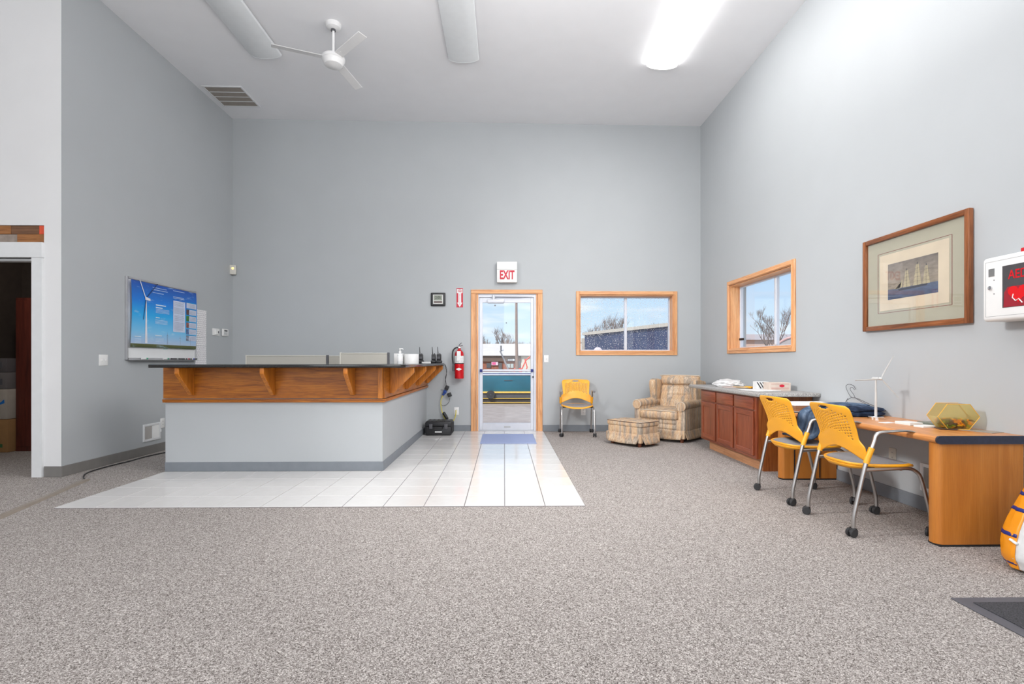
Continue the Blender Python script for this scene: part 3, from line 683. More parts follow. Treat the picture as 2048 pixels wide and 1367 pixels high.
for z, x0, x1 in ((.335, -.25, .0), (.31, -.25, .02), (.275, -.25, -.05), (.345, .12, .34), (.27, .12, .33), (.255, .12, .34)): m.grid(lambda u, v: (x0 + u * (x1 - x0), pc(x0 + u * (x1 - x0), z) - .004, z + v * .005), 3, 1)
stuff(m.build('text_lines', ltb, po))
# papers taped up
inkm, t_, b_ = base('scribbled_paper', .7)
bk = t_.nodes.new('ShaderNodeTexBrick'); bk.inputs['Scale'].default_value = 1; bk.inputs['Mortar Size'].default_value = .0022; bk.inputs['Brick Width'].default_value = .05; bk.inputs['Row Height'].default_value = .028
bk.inputs['Color1'].default_value = bk.inputs['Color2'].default_value = (.88, .87, .88, 1); bk.inputs['Mortar'].default_value = (.5, .48, .52, 1)
t_.links.new(coords(t_, (1, 1, 1), (PI / 2, 0, 0)), bk.inputs['Vector'])
mq = t_.nodes.new('ShaderNodeMixRGB'); mq.inputs[2].default_value = (.2, .17, .24, 1); t_.links.new(bk.outputs[0], mq.inputs[1])
t_.links.new(ramp(t_, tnoise(t_, coords(t_, (1, 1, 1.6)), 95, 2), [(.60, (0, 0, 0, 1)), (.66, (.7, .7, .7, 1))]), mq.inputs[0]); t_.links.new(mq.outputs[0], b_.inputs['Base Color'])
for z0, z1, nm_ in ((1.42, 1.795, 'top'), (1.305, 1.415, 'middle'), (1.02, 1.30, 'bottom')):
    m = M(); m.bb(-.125, .125, -.003, 0, -(z1 - z0) / 2, (z1 - z0) / 2)
    o = m.build('schedule_sheet', inkm, None, (XL, 7.125, (z0 + z1) / 2), (random.uniform(-.01, .01), 0, PI / 2), smooth=False)
    tag(o, {'top': 'tall handwritten schedule sheet, topmost of papers right of whiteboard', 'middle': 'short schedule sheet in the middle of papers by whiteboard', 'bottom': 'lowest schedule sheet of the papers, touching the countertop view'}[nm_], 'paper', 'schedule sheets taped on the left wall')

def vent(label, loc, rz, w_, h_, fine):
    t = thing('wall_vent', label, 'vent', loc, rz)
    m = M()
    for a in ((-w_, -w_ + .028, -h_, h_), (w_ - .028, w_, -h_, h_), (-w_ + .028, w_ - .028, -h_, -h_ + .028), (-w_ + .028, w_ - .028, h_ - .028, h_)): m.bb(a[0], a[1], -.012, 0, a[2], a[3], .003, 1)
    m.build('frame', trimw, t)
    M().bb(-w_ + .028, w_ - .028, -.002, -.001, -h_ + .028, h_ - .028).build('backing', dgrey, t)
    for side in (-1, 1):
        m = M(); n = fine
        for k in range(n):
            x = side * (.004 + (k + .5) * (w_ - .034) / n); m.box((x, -.006, 0), (.004, .009, 2 * h_ - .058), (0, 0, math.radians(35)))
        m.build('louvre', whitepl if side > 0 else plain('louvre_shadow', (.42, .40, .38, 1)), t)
    M().bb(-.004, .004, -.010, 0, -h_ + .028, h_ - .028).build('divider', trimw, t)
    M().box((w_ - .008, -.018, 0), (.006, .014, .03), None, .002).build('lever', trimw, t)
vent('white wall register with half dark louvres low on left wall', (XL, 6.137, .252), PI / 2, .15, .102, 14)
vent('white wall register on right wall below the desk, near its end', (XR, 3.545, .245), -PI / 2, .175, .102, 16)

# cord and cord cover on left floor
tag(M().tube(smooth_path([(-3.84, 4.745, .012), (-3.93, 4.85, .008), (-4.02, 4.98, .008), (-4.07, 5.14, .008), (-4.08, 5.4, .008), (-4.06, 5.62, .008), (-4.07, 5.85, .008), (-4.03, 6.1, .008), (-3.98, 6.3, .008), (-4.0, 6.9, .008)], 6), .006, 8).build('data_cable', blk), 'thin black cord snaking along the left wall carpet', 'cord')
a = Vector((-3.83, 4.76, 0)); b = Vector((-3.30, 2.85, 0)); d_ = (b - a); L = d_.length; ang = math.atan2(d_.y, d_.x)
m = M(); m.prism([(-.032, 0), (-.018, .013), (.018, .013), (.032, 0)], 'x', 0, L)
tag(m.build('cord_cover', plain('cover_tan', (.27, .23, .19, 1), .5), None, a, (0, 0, ang)), 'tan rubber cord cover strip crossing the carpet at left', 'cord cover')

# ------------------------------------------------------------------ case, chargers and cord by the counter end
hc = thing('hard_case', 'black plastic equipment case on tiles below the counter end', 'case', (-.955, 7.62, .008), 0)
M().box((0, 0, .065), (.37, .30, .13), None, .015).build('case_body', blk, hc)
M().box((0, 0, .168), (.38, .31, .075), None, .018).build('case_lid', blk, hc)
for x in (-.11, .11): M().bb(x - .025, x + .025, -.168, -.150, .10, .17, .005).build('latch', dgrey, hc)
M().tube([(-.06, -.155, .12), (-.06, -.18, .10), (.06, -.18, .10), (.06, -.155, .12)], .008, 8).build('handle', blk, hc)
M().bb(-.05, .05, -.155, -.150, .045, .062).build('name_plate', whitepl, hc)
for k in range(6): M().bb(-.155 + k * .062 - .012, -.155 + k * .062 + .012, -.14, .14, .203, .210, .003, 1).build('lid_rib', blk, hc)
for s_ in (-1, 1):
    for y in (-.08, .0, .08): M().bb(s_ * .186, s_ * .202, y - .012, y + .012, .03, .18, .003, 1).build('side_rib', blk, hc)
cdY = YB - .05
def PB(u, v, y=cdY): return ony(u, v, y)
m = M(); m.tube(smooth_path([PB(889, 727), PB(891, 733), PB(893, 745), PB(891, 760), PB(890, 771)]), .004, 6); m.tube(smooth_path([PB(890, 728), PB(894, 740), PB(891, 755), PB(893, 770)]), .003, 6)
ac = thing('adapter_cluster', 'black power adapters plugged in a blue cord splitter hanging by wires', 'power adapter', tuple(PB(892, 785)))
def toL(m, name, mat): return m.build(name, mat, ac, tuple(-Vector(ac.location)))
toL(m, 'wire', blk)
m = M(); p = PB(894, 775); m.box(p, (.055, .05, .065), (0, .4, 0), .006); p = PB(899, 789); m.box(p, (.06, .05, .06), (0, -.4, 0), .006); toL(m, 'adapter', blk)
m = M(); m.box(PB(890, 783), (.05, .04, .05), (0, .3, 0), .01); m.box(PB(887, 788), (.04, .035, .03), (0, -.6, 0), .008); toL(m, 'splitter', plain('blue_plug', S(20, 60, 140)))
m = M(); m.tube(smooth_path([PB(886, 781), PB(882, 780), PB(883, 778), PB(887, 780)]), .003, 6); m.tube(smooth_path([PB(900, 795), PB(898, 803), PB(893, 809), PB(886, 811), PB(882, 808)]), .003, 6); toL(m, 'loose_wire', blk)
m = M(); m.tube(smooth_path([PB(886, 790), PB(882, 800), PB(882, 812), PB(884, 822), PB(888, 833), PB(893, 840), PB(902, 843), PB(908, 839), PB(911, 831), PB(912, 825), PB(912, 820, YB - .01)]), .006, 8)
yc = thing('extension_cord', 'yellow extension cord looping down to the outlet by the door', 'cord', tuple(PB(888, 835)))
m.build('cable', plain('yellow_cable', S(222, 206, 60), .4), yc, tuple(-Vector(yc.location)))
m = M(); m.box(PB(891, 831), (.045, .05, .13), (0, -.55, 0), .018, 4); m.build('inline_box', blk, yc, tuple(-Vector(yc.location)))
tag(M().bb(-.45, .45, -.0, .34, 0, .006, .002, 1).build('bundle_tag', whitepl) if False else M().bb(-.372, .372, -.435, .435, 0, .008, .003, 1).build('door_mat', speck('mat_blue', [(.4, S(132, 146, 186)), (.6, S(172, 186, 222))], 260, .9, 2, .4), None, (.057, 7.15, .008)), 'thin blue grey mat on the tiles before the door', 'mat')

# ------------------------------------------------------------------ yellow chairs
def make_chair():
    t = thing('task_chair', '', 'chair', (0, 0, 0), 0, 'yellow perforated back chairs on casters')
    X = .235
    for s in (-1, 1):
        m = M(); m.tube(smooth_path([(s * X, -.228, .055), (s * X, -.226, .12), (s * X, -.205, .22), (s * X, -.152, .445), (s * (X + .003), -.112, .555), (s * (X + .004), -.097, .600)], 5), .0125, 12)
        m.build('rear_leg', steel, t)
        m = M(); m.tube(smooth_path([(s * X, .262, .055), (s * X, .258, .13), (s * X, .232, .24), (s * X, .196, .365), (s * (X - .005), .165, .405), (s * (X - .01), .12, .421), (s * (X - .01), .0, .418), (s * (X - .004), -.158, .412)], 5), .0115, 12)
        m.build('front_leg', steel, t)
        # armrest: tube bend flowing into a flat blade
        pth = smooth_path([(0, -.098, .597), (0, -.088, .628), (0, -.062, .646), (0, 0, .654), (0, .08, .658), (0, .13, .654), (0, .165, .640)], 5)
        m = M(); N = len(pth)
        V = []
        for i, p in enumerate(pth):
            f = i / (N - 1); wd = .0125 + .013 * min(1, max(0, (f - .3) / .25)); tk = .0125 - .0055 * min(1, max(0, (f - .25) / .3))
            if f > .85: wd *= 1 - .5 * ((f - .85) / .15) ** 2
            d = (pth[min(i + 1, N - 1)] - pth[max(i - 1, 0)]).normalized(); up = Vector((1, 0, 0)).cross(d)
            V.append([m.bm.verts.new(p + Vector((s * (X + .004), 0, 0)) + Vector((1, 0, 0)) * wd * math.cos(a_) + up * tk * math.sin(a_)) for a_ in [2 * PI * k / 12 for k in range(12)]])
        for A, B in zip(V, V[1:]):
            for k in range(12): m.bm.faces.new((A[k], A[(k + 1) % 12], B[(k + 1) % 12], B[k]))
        m.bm.faces.new(V[0][::-1]); m.bm.faces.new(V[-1])
        m.build('armrest', steel, t)
        for y, dx in ((-.228, .018), (.262, .012)):
            m = M()
            for w_ in (-1, 1):
                m.lathe([(0, -.009), (.022, -.009), (.027, -.005), (.027, .005), (.022, .009), (0, .009)], (w_ * .016, -.012, .027), 18, (0, PI / 2, 0))
            cst = m.build('caster', blkr, t, (s * X, y, 0), (0, 0, s * .35 + (.3 if y > 0 else -.2)))
            m = M(); m.cyl((0, 0, .028), (0, 0, .062), .008, n=10); m.prism([(-.030, .030), (-.018, .052), (.004, .058), (.014, .045), (.010, .022)], 'x', -.024, .024, .003, 1); m.build('caster_hood', blk, cst)
    # cross tubes under the seat
    M().tube([(-X + .01, -.10, .414), (X - .01, -.10, .414)], .009, 10).build('cross_tube', steel, t)
    M().tube([(-X + .01, .08, .414), (X - .01, .08, .414)], .009, 10).build('cross_tube', steel, t)
    m = M()
    for s in (-1, 1):
        for y in (-.10, .08): m.box((s * .19, y, .416), (.05, .05, .02), None, .004)
    m.build('seat_clip', blk, t)
    # seat shell: rounded outline, dished, waterfall front
    def outl(a, k=1):
        c, s = math.cos(a), math.sin(a); n = 2.7
        x = .232 * k * abs(c) ** (2 / n) * (1 if c > 0 else -1); y = .228 * k * abs(s) ** (2 / n) * (1 if s > 0 else -1)
        if y > 0: x *= 1 + .03 * y / .2
        else: x *= 1 - .22 * (y / .228) ** 2
        return x, y + .012
    def sz(x, y): 
        return .445 - .016 * max(0, 1 - (x / .2) ** 2) * max(0, 1 - ((y + .03) / .22) ** 2) - (.030 * ((y - .14) / .10) ** 2 if y > .14 else 0) + (.010 * ((-y - .1) / .12) ** 2 if y < -.1 else 0)
    NA = 48
    m = M(); rings = []
    for k, dz in ((1.0, 0), (1.012, -.006), (1.0, -.014), (.93, -.020), (.85, -.024), (.5, -.026)):
        rings.append([m.bm.verts.new((*outl(2 * PI * i / NA, k), sz(*outl(2 * PI * i / NA, k)) + dz)) for i in range(NA)])
    top2 = [m.bm.verts.new((*outl(2 * PI * i / NA, .93), sz(*outl(2 * PI * i / NA, .93)) + .001)) for i in range(NA)]
    for A, B in zip([top2] + rings, rings):
        for i in range(NA): m.bm.faces.new((A[i], A[(i + 1) % NA], B[(i + 1) % NA], B[i]))
    m.bm.faces.new(rings[-1]); m.build('seat_shell', yel, t)
    m = M(); prev = None
    for k in (.945, .90, .75, .55, .3, .1):
        cur = [m.bm.verts.new((*outl(2 * PI * i / NA, k), sz(*outl(2 * PI * i / NA, k)) + (.002 if k < .94 else 0))) for i in range(NA)]
        if prev:
            for i in range(NA): m.bm.faces.new((prev[i], prev[(i + 1) % NA], cur[(i + 1) % NA], cur[i]))
        prev = cur
    m.bm.faces.new(prev); m.build('seat_pad', seatm, t)
    # rear lip below the seat
    m = M(); m.grid(lambda u, v: (outl(PI + u * PI, .97 - .10 * v)[0], outl(PI + u * PI, .97 - .10 * v)[1], sz(*outl(PI + u * PI, .97)) - .018 - .028 * v * math.sin(u * PI)), 24, 2); m.build('seat_lip', yel, t, solid=.004)
    # back
    NU, NV = 38, 36
    def bw(h):
        if h < .24: w0 = .236
        elif h < .40: k = (h - .24) / .16; k = k * k * (3 - 2 * k); w0 = .236 - .040 * k
        else: w0 = .196 + .014 * min(1, (h - .40) / .45)
        if h > .90: w0 -= .050 * ((h - .90) / .10) ** 2.4
        return w0
    def bf(u, v):
        s = 2 * u - 1; arch = .068 * max(0, math.cos(s * PI / 2 * 1.02)) ** 1.3
        zb = .462 + arch; zt = .812 - .006 * s * s
        z = zb + (zt - zb) * v
        hgt = max(0, min(1, (z - .462) / .35))
        x = s * bw(hgt)
        y = -.137 - .088 * hgt ** 1.15 - .040 * (1 - s * s) * (.45 + .55 * hgt) - .05 * max(0, hgt - .5) ** 1.3
        return (x, y, z)
    def hole(i, j):
        u = (i + .5) / NU * 2 - 1; v = (j + .5) / NV
        if (u / .24) ** 2 + ((v - .905) / .045) ** 2 < 1: return True
        lo = .30 + .10 * (1 - u * u); hi = .86 - .06 * u * u
        if not (lo < v < hi and abs(u) < .84): return False
        if abs(u) < .26 and v > .80: return False
        return i % 2 == 1 and (j + (i // 2)) % 2 == 0
    m = M(); m.grid(bf, NU, NV, hole); m.build('backrest', yel, t, solid=.005)
    for s in (-1, 1):
        m = M(); m.tube([(s * X, -.148, .455), (s * X, -.137, .49), (s * (X + .001), -.122, .53), (s * (X + .003), -.113, .552)], .0175, 14); m.build('back_sleeve', yel, t)
    return t
ch = make_chair()
ch.location = (2.400, 3.385, 0); ch.rotation_euler = (0, 0, -PI / 2)
ch['label'] = 'yellow perforated chair nearest the camera, pushed under the near desk end'
dup(ch, (2.400, 4.085, 0), -PI / 2 + .05, 'yellow perforated chair at the desk, between the cabinet and the nearer chair')
dup(ch, (1.085, 7.605, 0), PI - .06, 'yellow chair standing alone against back wall under the window')

# ------------------------------------------------------------------ armchair and ottoman
pf, t_, b_ = base('plaid_fabric', .92, 0, .1)
v1 = coords(t_, (1, 1, .06)); v2 = coords(t_, (1, 1, .25)); f1 = tnoise(t_, v1, 11, 2, .5); f2 = tnoise(t_, coords(t_, (1, 1, .12)), 110, 3, .7); f3 = tnoise(t_, coords(t_, (.15, .15, 1)), 9, 2, .6)
c1 = ramp(t_, f1, [(.30, S(166, 152, 140)), (.40, S(204, 184, 160)), (.48, S(208, 178, 144)), (.55, S(190, 168, 146)), (.62, S(158, 150, 138)), (.72, S(208, 190, 170))])
m1 = t_.nodes.new('ShaderNodeMixRGB'); m1.blend_type = 'OVERLAY'; m1.inputs[0].default_value = .8
t_.links.new(c1, m1.inputs[1]); t_.links.new(ramp(t_, f2, [(.32, (.30, .28, .27, 1)), (.68, (.72, .70, .68, 1))]), m1.inputs[2])
m2 = t_.nodes.new('ShaderNodeMixRGB'); m2.blend_type = 'MULTIPLY'; m2.inputs[0].default_value = .6
t_.links.new(m1.outputs[0], m2.inputs[1]); t_.links.new(ramp(t_, f3, [(.38, (.78, .76, .76, 1)), (.62, (1, 1, 1, 1))]), m2.inputs[2])
t_.links.new(m2.outputs[0], b_.inputs['Base Color']); bump(t_, b_, f2, .3, .002); plaid = pf
footm = plain('foot_wood', S(120, 62, 34), .4)
def skirt(t, w_, d_, z0, z1, flare, n):
    # four hanging panels meeting at split corners
    for (ax, sg) in (('x', -1), ('x', 1), ('y', -1), ('y', 1)):
        m = M(); L_ = w_ if ax == 'x' else d_; D_ = d_ if ax == 'x' else w_
        def fn(u, v):
            a_ = (u * 2 - 1) * (L_ - .004 - (1 - v) * .0 ) * 1.0
            cutn = .030 * (1 - v) * (u * 2 - 1) * abs(u * 2 - 1) ** 6
            out = D_ + flare * (1 - v) + .004 * math.sin(u * 19) * (1 - v)
            z = z0 + v * (z1 - z0) - .01 * math.sin(u * PI) * (1 - v)
            a2 = a_ - cutn
            return (a2, sg * out, z) if ax == 'x' else (sg * out, a2, z)
        m.grid(fn, 24, 4); m.build('skirt_panel', plaid, t, solid=.006)
    for sx in (-1, 1):
        for sy in (-1, 1):
            m = M(); m.box((sx * (w_ - .012), sy * (d_ - .012), (z0 + z1) / 2 + .004), (.05, .05, z1 - z0 - .01), None, .006); m.build('skirt_pleat', plaid, t)
            m = M(); m.cyl((sx * (w_ - .05), sy * (d_ - .05), .0), (sx * (w_ - .05), sy * (d_ - .05), z0 + .03), .022, .026); m.build('foot', footm, t)
AR = -math.radians(43)
ac2 = thing('armchair', 'plaid beige and brown wingback armchair in the room corner', 'armchair', (2.36, 7.27, 0), AR)
# local: front is -y, width x
m = M(); m.bb(-.36, .36, -.34, .38, .14, .30, .02, 3); m.build('base', plaid, ac2)
m = M(); m.bb(-.262, .262, -.35, -.30, .235, .31, .02, 3); m.bb(-.262, .262, -.348, -.30, .165, .228, .02, 3); m.build('front_rail', plaid, ac2)
m = M(); m.box((0, -.09, .365), (.55, .58, .125), (math.radians(3), 0, 0), .045, 5); m.build('seat_cushion', plaid, ac2)
pip = plain('piping_cream', S(206, 190, 170), .8)
m = M(); pp = [(-.255, -.365, .415), (.255, -.365, .415)]; m.tube(pp, .006, 6); m.build('piping', pip, ac2)
for s in (-1, 1):
    m = M(); m.bb(s * .27, s * .375, -.335, .30, .14, .50, .02, 3); m.build('arm_panel', plaid, ac2)
    m = M(); m.tube(smooth_path([(s * .325, -.352, .485), (s * .325, -.20, .488), (s * .325, .05, .492), (s * .32, .28, .50)], 4), [.066] * 13, 20); m.build('arm_roll', plaid, ac2)
    m = M(); m.tube([(s * .325 + .060 * math.cos(a_), -.354, .485 + .060 * math.sin(a_)) for a_ in [i * PI / 8 for i in range(-1, 10)]], .006, 6); m.build('piping', pip, ac2)
    # wing
    m = M(); m.prism([(.12, .50), (.09, .62), (.06, .74), (.07, .81), (.13, .835), (.24, .83), (.40, .80), (.36, .50)], 'x', s * .265, s * .355, .022, 3); m.build('wing', plaid, ac2)
def back_fn(u, v):
    a_ = 2 * PI * u; n = 3.2; hw = .262 + .03 * v; hd = .075
    c, s = math.cos(a_), math.sin(a_)
    x = hw * abs(c) ** (2 / n) * (1 if c > 0 else -1); y = hd * abs(s) ** (2 / n) * (1 if s > 0 else -1)
    z = .40 + v * .485
    cy = .24 + .15 * v
    if y < 0: # tufted front with a head roll
        if v > .70: y *= 1 + .55 * math.sin((v - .70) / .30 * PI)
        y *= 1 - .35 * math.exp(-((v - .70) / .03) ** 2)
        if abs(x) < .12: y *= 1 - .25 * math.exp(-((v - .42) / .025) ** 2)
    if v > .92: k = 1 - .30 * ((v - .92) / .08) ** 2; y *= k; x *= 1 - .06 * ((v - .92) / .08) ** 2
    return (x, cy + y, z)
m = M(); m.grid(back_fn, 48, 34, closeu=True)
m.bm.verts.ensure_lookup_table(); m.bm.faces.new([m.bm.verts[34 * 48 + i] for i in range(48)]); m.bm.faces.new([m.bm.verts[i] for i in range(47, -1, -1)])
m.build('backrest', plaid, ac2)
m = M(); m.tube(smooth_path([(-.285, .35, .86), (-.28, .33, .88), (0, .33, .885), (.28, .33, .88), (.285, .35, .86)], 4), .006, 6); m.build('piping', pip, ac2)
m = M(); m.box((0, .42, .48), (.66, .07, .66), (math.radians(-14), 0, 0), .03, 3); m.build('back_shell', plaid, ac2)
skirt(ac2, .368, .355, .045, .165, .035, 1)
ot = thing('ottoman', 'plaid skirted footstool in front of the armchair', 'ottoman', (1.700, 6.74, 0), math.radians(-52))
m = M(); m.bb(-.27, .27, -.19, .19, .10, .262, .03, 4); m.build('base', plaid, ot)
m = M(); m.bb(-.278, .278, -.198, .198, .245, .318, .028, 4); m.build('cushion', plaid, ot)
m = M(); pts = [(-.27, -.19), (0, -.197), (.27, -.19), (.275, 0), (.27, .19), (0, .197), (-.27, .19), (-.275, 0)]; m.tube([(x, y, .309) for x, y in pts], .005, 6, closed=True); m.build('piping', plain('piping_brown', S(96, 74, 60), .8), ot)
skirt(ot, .268, .190, .045, .165, .045, 1)

# ------------------------------------------------------------------ cabinet and its worktop
cb = thing('base_cabinet', 'cherry wood base cabinet with three drawers and doors, right wall', 'cabinet', (2.785, 5.74, 0))
def CB(m, name, mat, parent=None, **k):
    return m.build(name, mat, parent or cb, (-2.785, -5.74, 0) if parent is None else (0, 0, 0), **k)
CY0, CY1 = 5.03, 6.445
m = M(); m.bb(2.52, XR - .014, CY0 + .02, CY1, .12, .738); CB(m, 'carcass', cherry, smooth=False)
m = M(); m.bb(2.50, XR - .014, CY0, CY0 + .02, .12, .738); m.bb(2.57, XR - .014, CY0, CY0 + .02, 0, .12); CB(m, 'end_panel', cabside, smooth=False)
# face frame
ycut = [5.05, 5.505, 5.965, 6.425]
for y in ycut: m = M(); m.bb(2.498, 2.52, y - .022, y + .022, .12, .738); CB(m, 'face_stile', cherry, smooth=False)
for i in range(3):
    for z0, z1 in ((.12, .158), (.583, .610), (.718, .738)):
        m = M(); m.bb(2.499, 2.52, ycut[i] + .022, ycut[i + 1] - .022, z0, z1); CB(m, 'face_rail', cherryh, smooth=False)
for i in range(3):
    a, b = ycut[i] + .018, ycut[i + 1] - .018
    m = M(); m.bb(2.480, 2.498, a, b, .606, .726, .005, 2); CB(m, 'drawer_front', cherryh)
    z0, z1 = .148, .590; r = .052
    m = M(); m.bb(2.480, 2.498, a, a + r, z0, z1, .003, 1); m.bb(2.480, 2.498, b - r, b, z0, z1, .003, 1); dob = CB(m, 'door', cherry)
    m = M(); m.bb(2.480, 2.498, a + r, b - r, z0, z0 + r, .003, 1); m.build('door_rail', cherryh, dob); m = M(); m.bb(2.480, 2.498, a + r, b - r, z1 - r, z1, .003, 1); m.build('door_rail', cherryh, dob)
    m = M(); m.bb(2.489, 2.495, a + r - .004, b - r + .004, z0 + r - .004, z1 - r + .004); m.build('door_panel', cherry, dob, smooth=False)
m0 = None
for a, b in ((5.05, 5.48), (5.484, 5.93), (5.934, 6.36)):
    m = M(); m.bb(2.57, 2.59, a, b, 0, .118, .001, 1); CB(m, 'toe_board', toem)
wt = M(); wt.bb(2.455, XR - .002, 4.91, 6.77, .742, .782, .012, 3)
tag(wt.build('worktop', lam), 'speckled grey laminate worktop on the cherry cabinet', 'countertop')
# things on the worktop
def blob(name, mat, label, cat, c, s, seed, amp=.25, parent=None):
    m = M(); bmesh.ops.create_icosphere(m.bm, subdivisions=4, radius=1)
    for v in m.bm.verts:
        n = noise.noise(v.co * 2.2 + Vector((seed, 0, 0))) * amp + noise.noise(v.co * 6 + Vector((seed, 3, 0))) * amp * .35
        v.co = v.co * (1 + n); v.co.x *= s[0]; v.co.y *= s[1]; v.co.z = max(v.co.z, -.55) * s[2]
    o = m.build(name, mat, parent, (c[0], c[1], c[2] + .55 * s[2]))
    o.data.polygons.foreach_set('use_smooth', [True] * len(o.data.polygons))
    return tag(o, label, cat) if cat else o
bagm = plain('white_film', (.72, .72, .72, 1), .3, 0, .12, 14)
blob('plastic_bag', bagm, 'crumpled white plastic bag on far end of the grey worktop', 'bag', (2.75, 6.22, .782), (.16, .20, .055), 2, .3)
tag(M().box((2.78, 5.86, .790), (.16, .22, .012), (0, .02, .3), .003).build('envelope', plain('kraft_tan', S(200, 170, 130), .7)), 'flat tan envelope between white bag and striped box', 'envelope')
tag(M().box((2.64, 5.98, .787), (.12, .18, .006), (0, 0, -.2), .001).build('loose_papers', plain('paper_pinkish', S(206, 186, 180), .7)), 'pinkish loose papers lying before the white bag', 'paper')
bx1 = thing('striped_box', 'small white box with black diagonal stripes on the worktop', 'box', (2.83, 5.60, .782), math.radians(-2))
M().bb(-.065, .065, -.05, .05, 0, .085, .002, 1).build('box_body', paper, bx1)
for k in range(4):
    m = M(); x = -.06 + k * .03; m.prism([(x - .008, .078 - .0), (x + .004, .078), (min(.062, x + .045), .012), (min(.062, x + .045) - .012, .012)], 'y', -.0512, -.0500); m.build('stripe', blk, bx1, smooth=False)
bx2 = thing('cardboard_box', 'flat printed cardboard box with red oval beside striped box', 'box', (2.88, 5.36, .782), math.radians(-4))
M().bb(-.11, .11, -.07, .07, 0, .085, .002, 1).build('box_body', plain('card_pinkish', S(206, 190, 178), .7), bx2)
m = M(); m.lathe([(0, 0), (.026, 0), (.026, .0015), (0, .0015)], (0, 0, 0), 20); o = m.build('red_oval', redt, bx2, (.02, -.070, .052), FB); o.scale = (1, .55, 1)
m = M(); 
for z in (.018, .028, .068): m.bb(-.09, .09, -.0708, -.070, z, z + .004)
m.build('print_line', plain('print_rose', S(190, 130, 120)), bx2, smooth=False)
mz_ = M(); mz_.box((0, 0, 0), (.26, .34, .010), None, .004, 2)
tag(mz_.build('magazine', plain('page_white', (.74, .74, .74, 1), .4, 0, .2, 9), None, (2.66, 5.30, .788), (0, 0, .15)), 'white open magazine lying on worktop edge before the boxes', 'magazine')
tag(M().box((2.78, 5.76, .796), (.05, .09, .02), (0, 0, .3), .006).build('yellow_packet', yel), 'tiny yellow packet beside the striped box', 'packet')

# ------------------------------------------------------------------ desk
dkk = thing('desk', 'long oak laminate desk with rounded edge along right wall', 'desk', (2.8, 3.9, 0))
def DK(m, name, mat, **k): return m.build(name, mat, dkk, (-2.8, -3.9, 0), **k)
DT = .652
def halfround(x0, x1, zt, th, n=6):
    r = th / 2; return [(x1, zt), (x1, zt - th)] + [(x0 + r - r * math.sin(PI * k / n), zt - r - r * math.cos(PI * k / n)) for k in range(n + 1)]
m = M(); m.prism(halfround(2.525, XR - .002, DT, .044), 'y', 2.955, 4.895); DK(m, 'desktop', desk_m)
m = M(); m.prism(halfround(2.521, XR - .002, DT + .002, .048), 'y', 2.943, 2.956); DK(m, 'end_edging', plain('edging_navy', S(40, 44, 62), .35, 0, .2, 50))
def slab(y, th, name='side_panel'):
    r = .05; poly = [(XR - .014, y - th / 2), (XR - .014, y + th / 2), (2.545 + r, y + th / 2)] + [(2.545 + r - r * math.sin(PI * k / 12 * 1), y + th / 2 - (th) * k / 12) for k in range(1, 12)] + [(2.545 + r, y - th / 2)]
    m = M(); m.prism(poly, 'z', .012, DT - .044); return DK(m, name, deskp)
def rpanel(y0, th):
    r = .035; pts = [(XR - .014, y0), (XR - .014, y0 + th), (2.545 + r, y0 + th)]
    pts += [(2.545 + r - r * math.sin(a), y0 + th / 2 + th / 2 * math.cos(a)) for a in [PI * k / 10 for k in range(1, 10)]] + [(2.545 + r, y0)]
    m = M(); m.prism(pts, 'z', .014, DT - .044); DK(m, 'side_panel', deskp)
    m = M(); m.bb(2.56, XR - .014, y0 + .004, y0 + th - .004, .0, .014); DK(m, 'plinth', blk)
rpanel(2.965, .09); rpanel(4.66, .09)
for x in (2.665, 2.90): 
    m = M(); m.bb(x - .004, x + .004, 4.656, 4.662, .02, DT - .05); DK(m, 'groove_strip', blk, smooth=False)
dbd = thing('drawing_board', 'white topped wooden board slab resting on the desk by cabinet', 'board', (2.81, 4.67, DT))
M().bb(-.25, .235, -.21, .21, 0, .022, .001, 1).build('lower_slab', wood('board_edge', S(120, 84, 60), S(156, 116, 88), S(176, 140, 110), 0, 6, .5), dbd, smooth=False)
M().bb(-.25, .235, -.21, .21, .023, .046, .001, 1).build('upper_slab', MATS['board_edge'], dbd, smooth=False)
M().bb(-.255, .238, -.215, .215, .0465, .053, .001, 1).build('white_sheet', paper, dbd, smooth=False)
